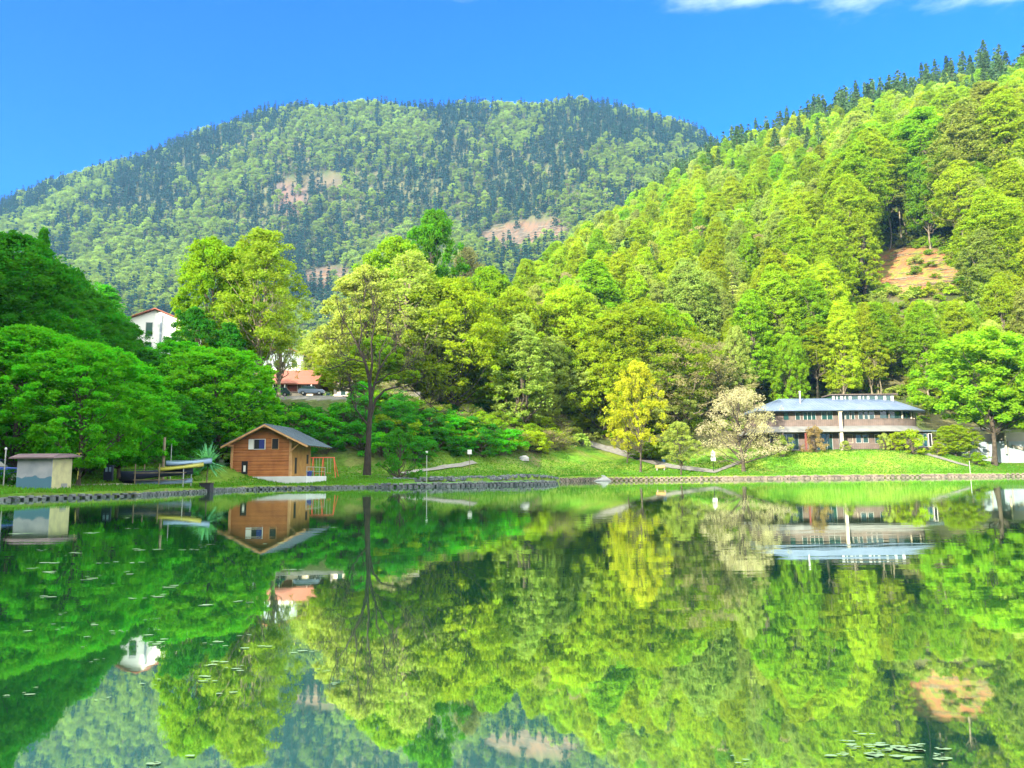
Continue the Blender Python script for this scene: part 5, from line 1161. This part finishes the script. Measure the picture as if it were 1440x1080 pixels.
H *= np.where((pk == 4) & (Z > 130), 1.3, 1)*np.where((pk != 4) & (Z > 185), .82, 1)*np.where(Y < 175, .85, 1.0)*np.where((A > 1180) & (Y > 205) & (Y < 330), 1.12, 1)
# keep the crowns before the earth clearing low
H = np.where((A > 1180) & (A < 1385) & (Y > 150) & (Y < 214), np.minimum(H, np.maximum(4, (CH+ray(1290, 422)[1]*Y-Z))), H)
Wd = np.where((pk == 4) | (pk == 5), H*r.uniform(.30, .40, n), H*r.uniform(.31, .42, n))
pal = {0: ['yellow green', 'yellow green', 'yellow green', 'fresh green', 'light green'], 1: ['fresh green', 'yellow green', 'yellow green', 'mid green', 'light green'], 2: ['light green', 'yellow green', 'olive'], 3: ['brownish', 'olive', 'olive'], 4: ['dark green'], 5: ['mid green', 'light green']}
colr = [pal[k][int(r.integers(0, len(pal[k])))] for k in pk]
# how much of each crown can be seen from the water: nearest first over a coarse grid
order = np.argsort(Y); G = 4; gw, gh = 1440//G, 1080//G; cov = np.zeros((gh, gw), bool); hor = np.full(gw, 1e9); vis = np.zeros(n)
cols_u = (np.arange(gw)*G+2-720)/F; Yl = 120.0
for i in order:
    while Yl < Y[i]:
        q = proj(cols_u*Yl, np.full(gw, Yl), tz(cols_u*Yl, np.full(gw, Yl)))[1]; hor = np.minimum(hor, q); Yl *= 1.02
    k = F/Y[i]; cx, cy_ = A[i]/G, (B[i]-H[i]*k*.55)/G; rx, ry = Wd[i]*k*.5/G, H[i]*k*.46/G
    x0, x1, y0, y1 = int(max(0, cx-rx)), int(min(gw, cx+rx+1)), int(max(0, cy_-ry)), int(min(gh, cy_+ry+1))
    if x1 <= x0 or y1 <= y0: continue
    yy, xx = np.mgrid[y0:y1, x0:x1]; m_ = ((xx+.5-cx)/rx)**2+((yy+.5-cy_)/ry)**2 < 1; m_ &= (yy*G < hor[x0:x1][None, :])
    sub = cov[y0:y1, x0:x1]; vis[i] = (m_ & ~sub).sum()*(2 if Y[i] < 260 else 1); sub |= m_ & (r.random(m_.shape) < .9)
rank = np.argsort(-vis); ind = [i for i in rank[:235] if vis[i] > 0 and pk[i] not in (4,)]+[i for i in rank if pk[i] == 4 and vis[i] > 2][:55]
ind = set(ind)
def zone(a, y, z):
    if a < 930 and y > 230: return 'low spur'
    if y > 400: return 'high ridge'
    if y > 290: return 'upper slope'
    if y > 220: return 'mid slope'
    return 'slope foot'
KN = {0: 'beech', 1: 'round-crowned tree', 2: 'slim tree', 3: 'twiggy tree', 4: 'dark spruce', 5: 'soft-needled larch'}
for i in sorted(ind, key=lambda q: Y[q]):
    c = colr[i]; z = zone(A[i], Y[i], Z[i]); k = kinds[pk[i]]; k = 'high_beech' if k == 'beech' and A[i] > 1120 and rt.random() < .5 else k
    tree(k, (X[i], Y[i], Z[i]-.3), H[i], c, (f'{c} ' if pk[i] not in (4,) else '')+KN[pk[i]]+' above '+over(A[i])+', '+z, 'trees on the '+z, W=Wd[i], jitter=.13)

# farther and hidden trees as one wood; the mountain forest
def join2(a, b):
    out = bpy.data.meshes.new('tree'); Vs, Fs, mi, vv, n0 = [], [], [], [], 0
    for k, me in enumerate((a, b)):
        v = np.empty(len(me.vertices)*3, np.float32); me.vertices.foreach_get('co', v); v = v.reshape(-1, 3)
        f = np.empty(len(me.loops), np.int32); me.loops.foreach_get('vertex_index', f); f = f.reshape(-1, 4)
        Vs.append(v); Fs.append(f+n0); n0 += len(v); mi.append(np.full(len(f), k))
        q = np.full(len(f), .5, np.float32)
        if k == 0: me.attributes['v'].data.foreach_get('value', q)
        vv.append(q)
    return mesh_np('tree', np.concatenate(Vs), np.concatenate(Fs), [a.materials[0], b.materials[0]], mi=np.concatenate(mi), attr={'v': ('FACE', 'FLOAT', np.concatenate(vv))})
def make_lib(name, specs):
    c = bpy.data.collections.new(name); k = 0; dims = []
    for cls, fn, cnt, args, kw in specs:
        for j in range(cnt):
            a, b = fn(500+k*3, *args, **kw); o = bpy.data.objects.new('tree_%02d' % k, join2(a, b)); c.objects.link(o); dims.append((cls, args[0], args[1])); k += 1
    return c, dims
def gn_wood(name, lib, pts, idx, rot, scl, tint, **props):
    me = bpy.data.meshes.new(name); me.vertices.add(len(pts)); me.vertices.foreach_set('co', np.asarray(pts, np.float32).ravel())
    def at3(nm, typ, arr, key='value'):
        a_ = me.attributes.new(nm, typ, 'POINT'); a_.data.foreach_set(key, arr.ravel())
    at3('pick', 'INT', np.asarray(idx, np.int32)); at3('rotz', 'FLOAT_VECTOR', np.stack([0*rot, 0*rot, rot], -1).astype(np.float32), 'vector')
    at3('size', 'FLOAT_VECTOR', np.asarray(scl, np.float32), 'vector'); at3('tint', 'FLOAT_COLOR', np.concatenate([tint, np.ones((len(tint), 1))], 1).astype(np.float32), 'color')
    o = link(name, me, None, **props)
    g = bpy.data.node_groups.new(name, 'GeometryNodeTree'); g.interface.new_socket('Geometry', in_out='INPUT', socket_type='NodeSocketGeometry'); g.interface.new_socket('Geometry', in_out='OUTPUT', socket_type='NodeSocketGeometry')
    gi = g.nodes.new('NodeGroupInput'); go = g.nodes.new('NodeGroupOutput'); ip_ = g.nodes.new('GeometryNodeInstanceOnPoints'); ci = g.nodes.new('GeometryNodeCollectionInfo')
    ci.inputs['Collection'].default_value = lib; ci.inputs['Separate Children'].default_value = True; ci.inputs['Reset Children'].default_value = True
    ip_.inputs['Pick Instance'].default_value = True
    def named(nm, dt):
        q = g.nodes.new('GeometryNodeInputNamedAttribute'); q.data_type = dt; q.inputs['Name'].default_value = nm; return q.outputs[0]
    g.links.new(gi.outputs[0], ip_.inputs['Points']); g.links.new(ci.outputs[0], ip_.inputs['Instance']); g.links.new(named('pick', 'INT'), ip_.inputs['Instance Index'])
    g.links.new(named('rotz', 'FLOAT_VECTOR'), ip_.inputs['Rotation']); g.links.new(named('size', 'FLOAT_VECTOR'), ip_.inputs['Scale']); g.links.new(ip_.outputs[0], go.inputs[0])
    o.modifiers.new('scatter', 'NODES').node_group = g; return o
LI = dict(leafm=M_LEAFI)
libM, dimM = make_lib('mid_trees', [(0, broadleaf, 3, (25, 12, .22, 'tall', 160, 52, .48), dict(shell=.3, lobe=.5, fill=.2, clump=1.35, flat=.9, **LI)), (1, broadleaf, 3, (21, 12, .12, 'oval', 160, 52, .48), dict(shell=.3, lobe=.5, fill=.25, clump=1.35, flat=.9, **LI)),
    (2, broadleaf, 2, (20, 8, .16, 'tall', 120, 42, .46), dict(shell=.3, lobe=.5, fill=.25, clump=1.35, flat=.9, **LI)), (3, broadleaf, 2, (21, 9.5, .2, 'wild', 90, 26, .45), dict(fill=.2, flat=.7, bark=M_BARKP, **LI)),
    (4, conifer, 2, (26, 8.6, 20, 9, 9, 1.3), dict(leafm=M_NEEDLEI)), (5, conifer, 1, (23, 7.5, 18, 9, 8, 1.1), dict(leafm=M_LEAFI))])
def fill_from(dims, classes, Hs, Ws, r):
    idx = np.zeros(len(classes), int); s = np.zeros((len(classes), 3)); D = np.array([d[0] for d in dims])
    for c in np.unique(classes):
        ids = np.where(D == c)[0]; m = classes == c; idx[m] = r.choice(ids, m.sum())
    h0 = np.array([d[1] for d in dims])[idx]; w0 = np.array([d[2] for d in dims])[idx]; s[:, 2] = Hs/h0; s[:, 0] = s[:, 1] = Ws/w0; return idx, s
rest = np.array([i for i in range(n) if i not in ind])
idx, s = fill_from(dimM, pk[rest], H[rest], Wd[rest], r)
tint_ = np.array([jit(GREEN[colr[i]], r, .14) for i in rest])
gn_wood('hillside_wood', libM, np.stack([X[rest], Y[rest], Z[rest]-.3], -1), idx, r.uniform(0, 6.28, len(rest)), s, tint_, kind='stuff')
print('hillside', n, 'individual', len(ind))

# left shaded slope and the ground behind the houses
X2, Y2, Z2, A2, B2 = scatter(-330, 560, ip([-330, 0, 200, 330, 380, 560], [66, 84, 96, 125, 172, 172]), ip([-330, 560], [330, 420]), 8, 45)
ok = ~((A2 > 150) & (A2 < 300) & (Y2 < 168)) & ~((np.abs(A2-403) < 75) & (Y2 < 182)); X2, Y2, Z2, A2, B2 = [q[ok] for q in (X2, Y2, Z2, A2, B2)]; n2 = len(X2)
k2 = r.choice([0, 1, 2, 3], n2, p=[.2, .5, .2, .1]); H2 = r.uniform(11, 17, n2); H2 = np.where(A2 > 330, r.uniform(10, 15, n2), H2)
idx, s = fill_from(dimM, k2, H2, H2*.55, r)
gn_wood('hillside_wood', libM, np.stack([X2, Y2, Z2-.3], -1), idx, r.uniform(0, 6.28, n2), s, np.array([jit(GREEN['shade green' if a < 250 else 'mid green'], r, .15) for a in A2]), kind='stuff')

# undergrowth on the slopes; sunlight painted in as lighter tints on the right
libB, dimB = make_lib('low_bushes', [(0, broadleaf, 3, (2.6, 4.2, .02, 'spread', 26, 26, .42), dict(fill=.3, flat=.6, **LI))])
X3, Y3, Z3, A3, B3 = scatter(-150, 1560, ip([-150, 0, 200, 330, 380, 560, 640, 700, 780, 860, 950, 1060, 1150, 1350, 1420, 1560], [56, 58, 78, 92, 104, 105, 117, 126, 140, 161, 160, 158, 163, 166, 164, 158]),
    ip([-150, 200, 330, 560, 700, 900, 1560], [110, 120, 122, 128, 200, 270, 290]), 3.1, 47)
ok = ~in_clear(A3, B3, Y3) | (r.random(len(X3)) < .12); ok &= ~((np.abs(A3-403) < 90) & (Y3 > 116)); X3, Y3, Z3 = X3[ok], Y3[ok], Z3[ok]; n3 = len(X3)
sc3 = r.uniform(.5, 1.25, n3); cap = (A3[ok] > 345) & (A3[ok] < 520) & (Y3 > 107); sc3[cap] *= .35; idx = r.integers(0, 3, n3)
gn_wood('undergrowth', libB, np.stack([X3, Y3, Z3-.25], -1), idx, r.uniform(0, 6.28, n3), np.stack([sc3, sc3, sc3*r.uniform(.6, 1.2, n3)], -1),
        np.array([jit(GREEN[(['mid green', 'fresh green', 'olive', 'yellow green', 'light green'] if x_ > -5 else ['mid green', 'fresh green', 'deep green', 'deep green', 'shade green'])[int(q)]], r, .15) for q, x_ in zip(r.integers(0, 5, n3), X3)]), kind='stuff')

# mountain forest
libF, dimF = make_lib('far_trees', [(0, broadleaf, 3, (20, 13, .12, 'spread', 40, 26, 1.25), dict(clump=1.3, fill=.3, flat=.6, **LI)), (1, broadleaf, 2, (22, 11, .2, 'oval', 36, 24, 1.2), dict(clump=1.3, fill=.3, flat=.6, bark=M_BARKP, **LI)), (4, conifer, 3, (27, 7.5, 11, 8, 5, 2.2), dict(leafm=M_NEEDLEI))])
X4, Y4, Z4, A4, B4 = scatter(-120, 1180, ip([-120, 0, 560, 700, 780, 900, 1180], [420, 420, 430, 600, 680, 760, 860]), ip([-120, 1180], [1420, 1420]), 9.3, 49)
cl = in_clear(A4, B4, Y4) & (r.random(len(X4)) < np.where((A4 < 500) & (B4 < 330), .66, np.where((A4 > 785) & (B4 < 325), .5, .95))); cl |= r.random(len(X4)) < .05
X4, Y4, Z4, A4, B4 = [q[~cl] for q in (X4, Y4, Z4, A4, B4)]; n4 = len(X4)
pt = fbm(X4/90, Y4/120, 71)*2+.5; up = sm(150, 420, Z4)
con = r.random(n4) < np.clip(.40+.35*up+(pt-.5)*1.5, .08, .94); c4 = np.where(con, 4, r.choice([0, 1], n4))
H4 = np.where(con, r.uniform(17, 30, n4), r.uniform(14, 22, n4)); H4 = H4*1.12; W4 = np.where(con, H4*.32, H4*r.uniform(.52, .75, n4))
idx, s = fill_from(dimF, c4, H4, W4, r)
cc = np.where(con[:, None], np.array([.022, .062, .038]), np.where((r.random(n4) < .22)[:, None], np.array([.16, .22, .035]), np.array([.21, .28, .045])))*(1+r.normal(0, .16, (n4, 1)))
gn_wood('mountain_forest', libF, np.stack([X4, Y4, Z4-.5], -1), idx, r.uniform(0, 6.28, n4), s, np.clip(cc, .004, .5), kind='stuff')
print('mountain', n4, 'under', n3, 'left', n2)

# grass tufts on the lawns and water edge
def grass():
    r = np.random.default_rng(3); pts = []
    for p0, p1, a, b, m_ in ((-60, 560, .3, 26, 26000), (560, 800, .3, 20, 9000), (800, 1500, .3, 14, 26000)):
        px = r.uniform(p0, p1, m_); u = (px-720)/F; D = np.interp(u, cu, shore); Yq = D+a+r.uniform(0, 1, m_)**1.3*b; pts.append(np.stack([u*Yq, Yq, tz(u*Yq, Yq)], -1))
    P = np.concatenate(pts); k = np.abs(P[:, 1]-np.interp(P[:, 0]/P[:, 1], cu, shore)-9.5) > 1.6; k |= P[:, 0]/P[:, 1] > -.36; P = P[k]; m_ = len(P); th = r.uniform(0, 6.28, m_)
    h = r.uniform(.06, .24, m_)*np.where(P[:, 1] > 90, .85, 1); w_ = r.uniform(.03, .09, m_)*np.where(P[:, 1] > 90, 1.8, 1); d = np.stack([np.cos(th), np.sin(th), 0*th], -1)
    tip = P+np.stack([r.normal(0, .06, m_), r.normal(0, .06, m_), h], -1); V = np.stack([P-d*w_[:, None], P+d*w_[:, None], tip], 1).reshape(-1, 3)
    o = link('grass', mesh_np('grass', V, np.arange(m_*3).reshape(-1, 3), [M_LEAF], attr={'v': ('FACE', 'FLOAT', r.uniform(0, 1, m_))}), kind='stuff'); o.color = (.08, .20, .02, 1)
grass()
# pollen and leaf litter floating on the lake
def floats():
    r = np.random.default_rng(8); V = []; Fq = []; spots = [(x, y) for x, y in zip(r.uniform(0, 480, 60), r.uniform(725, 985, 60))]+[(x, y) for x, y in zip(r.normal(1250, 60, 16), r.normal(1057, 7, 16))]+[(1040, 1070), (240, 1075), (230, 1074), (285, 955)]
    for px, py in spots:
        a, b = ray(px, py); Y = -CH/b
        if Y > 34 or Y < 1: continue
        nq = int(r.integers(2, 6)); ln = r.uniform(.003, .009)*Y if py < 1000 else r.uniform(.01, .04)
        for _ in range(nq):
            cx = a*Y+r.normal(0, ln); cy_ = Y+r.normal(0, ln*1.2); w_ = ln*r.uniform(.15, .6); n0 = len(V)
            for j in range(7): th = j*.8976; q = r.uniform(.6, 1.2); V.append((cx+w_*1.8*q*math.cos(th), cy_+w_*.7*q*math.sin(th), .004))
            Fq.append(list(range(n0, n0+7)))
    link('pollen_litter', mesh_np('pollen_litter', np.array(V), np.array(Fq), [mat('pollen', (.17, .27, .14), .8)]), kind='stuff')
floats()

# logs and stumps on the bare clearings
def slash():
    r = np.random.default_rng(14); m = MB()
    for cx, cy_, rx, ry, y0, y1, cnt in ((745, 332, 60, 14, 600, 1250, 90), (462, 392, 30, 7, 600, 1250, 30), (1290, 380, 60, 26, 165, 260, 60)):
        for _ in range(cnt):
            p = gpix(cx+r.uniform(-rx, rx), cy_+r.uniform(-ry, ry), y0, y1); sc_ = p.y/F; th = r.uniform(-.5, .5); l = sc_*r.uniform(3, 9) if p.y > 400 else r.uniform(1, 4); rr = sc_*.5 if p.y > 400 else .13
            m.tube([(p.x-l*math.cos(th), p.y-l*math.sin(th), p.z+rr), (p.x+l*math.cos(th), p.y+l*math.sin(th), float(tz(p.x+l*math.cos(th), p.y+l*math.sin(th)))+rr)], rr, 5)
    m.build('felled_branches', M_BARKP, None, kind='stuff')
slash()

# ------------------------------------------------------------------ air
hz = MB().box(-1050, 950, -30, 1480, -2.8, 640).build('haze', M_WHITE, None, kind='stuff')
hm = bpy.data.materials.new('haze_air'); hm.use_nodes = True; t = hm.node_tree; t.nodes.clear(); o_ = N(t, 'ShaderNodeOutputMaterial'); pv = N(t, 'ShaderNodeVolumePrincipled')
pv.inputs['Color'].default_value = (.24, .55, 1, 1); pv.inputs['Density'].default_value = .00009; pv.inputs['Anisotropy'].default_value = .1
L(t, pv.outputs[0], o_.inputs['Volume']); hz.data.materials[0] = hm

# things that share a description are told apart by their order across the view
bpy.context.view_layer.update()
bl = {}
for o in COL.objects:
    if o.parent is None and 'label' in o: bl.setdefault(o['label'], []).append(o)
for lb, os_ in bl.items():
    if len(os_) > 1:
        os_.sort(key=lambda o: float(proj(*o.location)[0])); n_ = len(os_)
        for k, o in enumerate(os_): o['label'] = lb+', '+(('left' if k == 0 else 'right')+' one of two' if n_ == 2 else ONUM[min(k+1, 10)]+' from left')
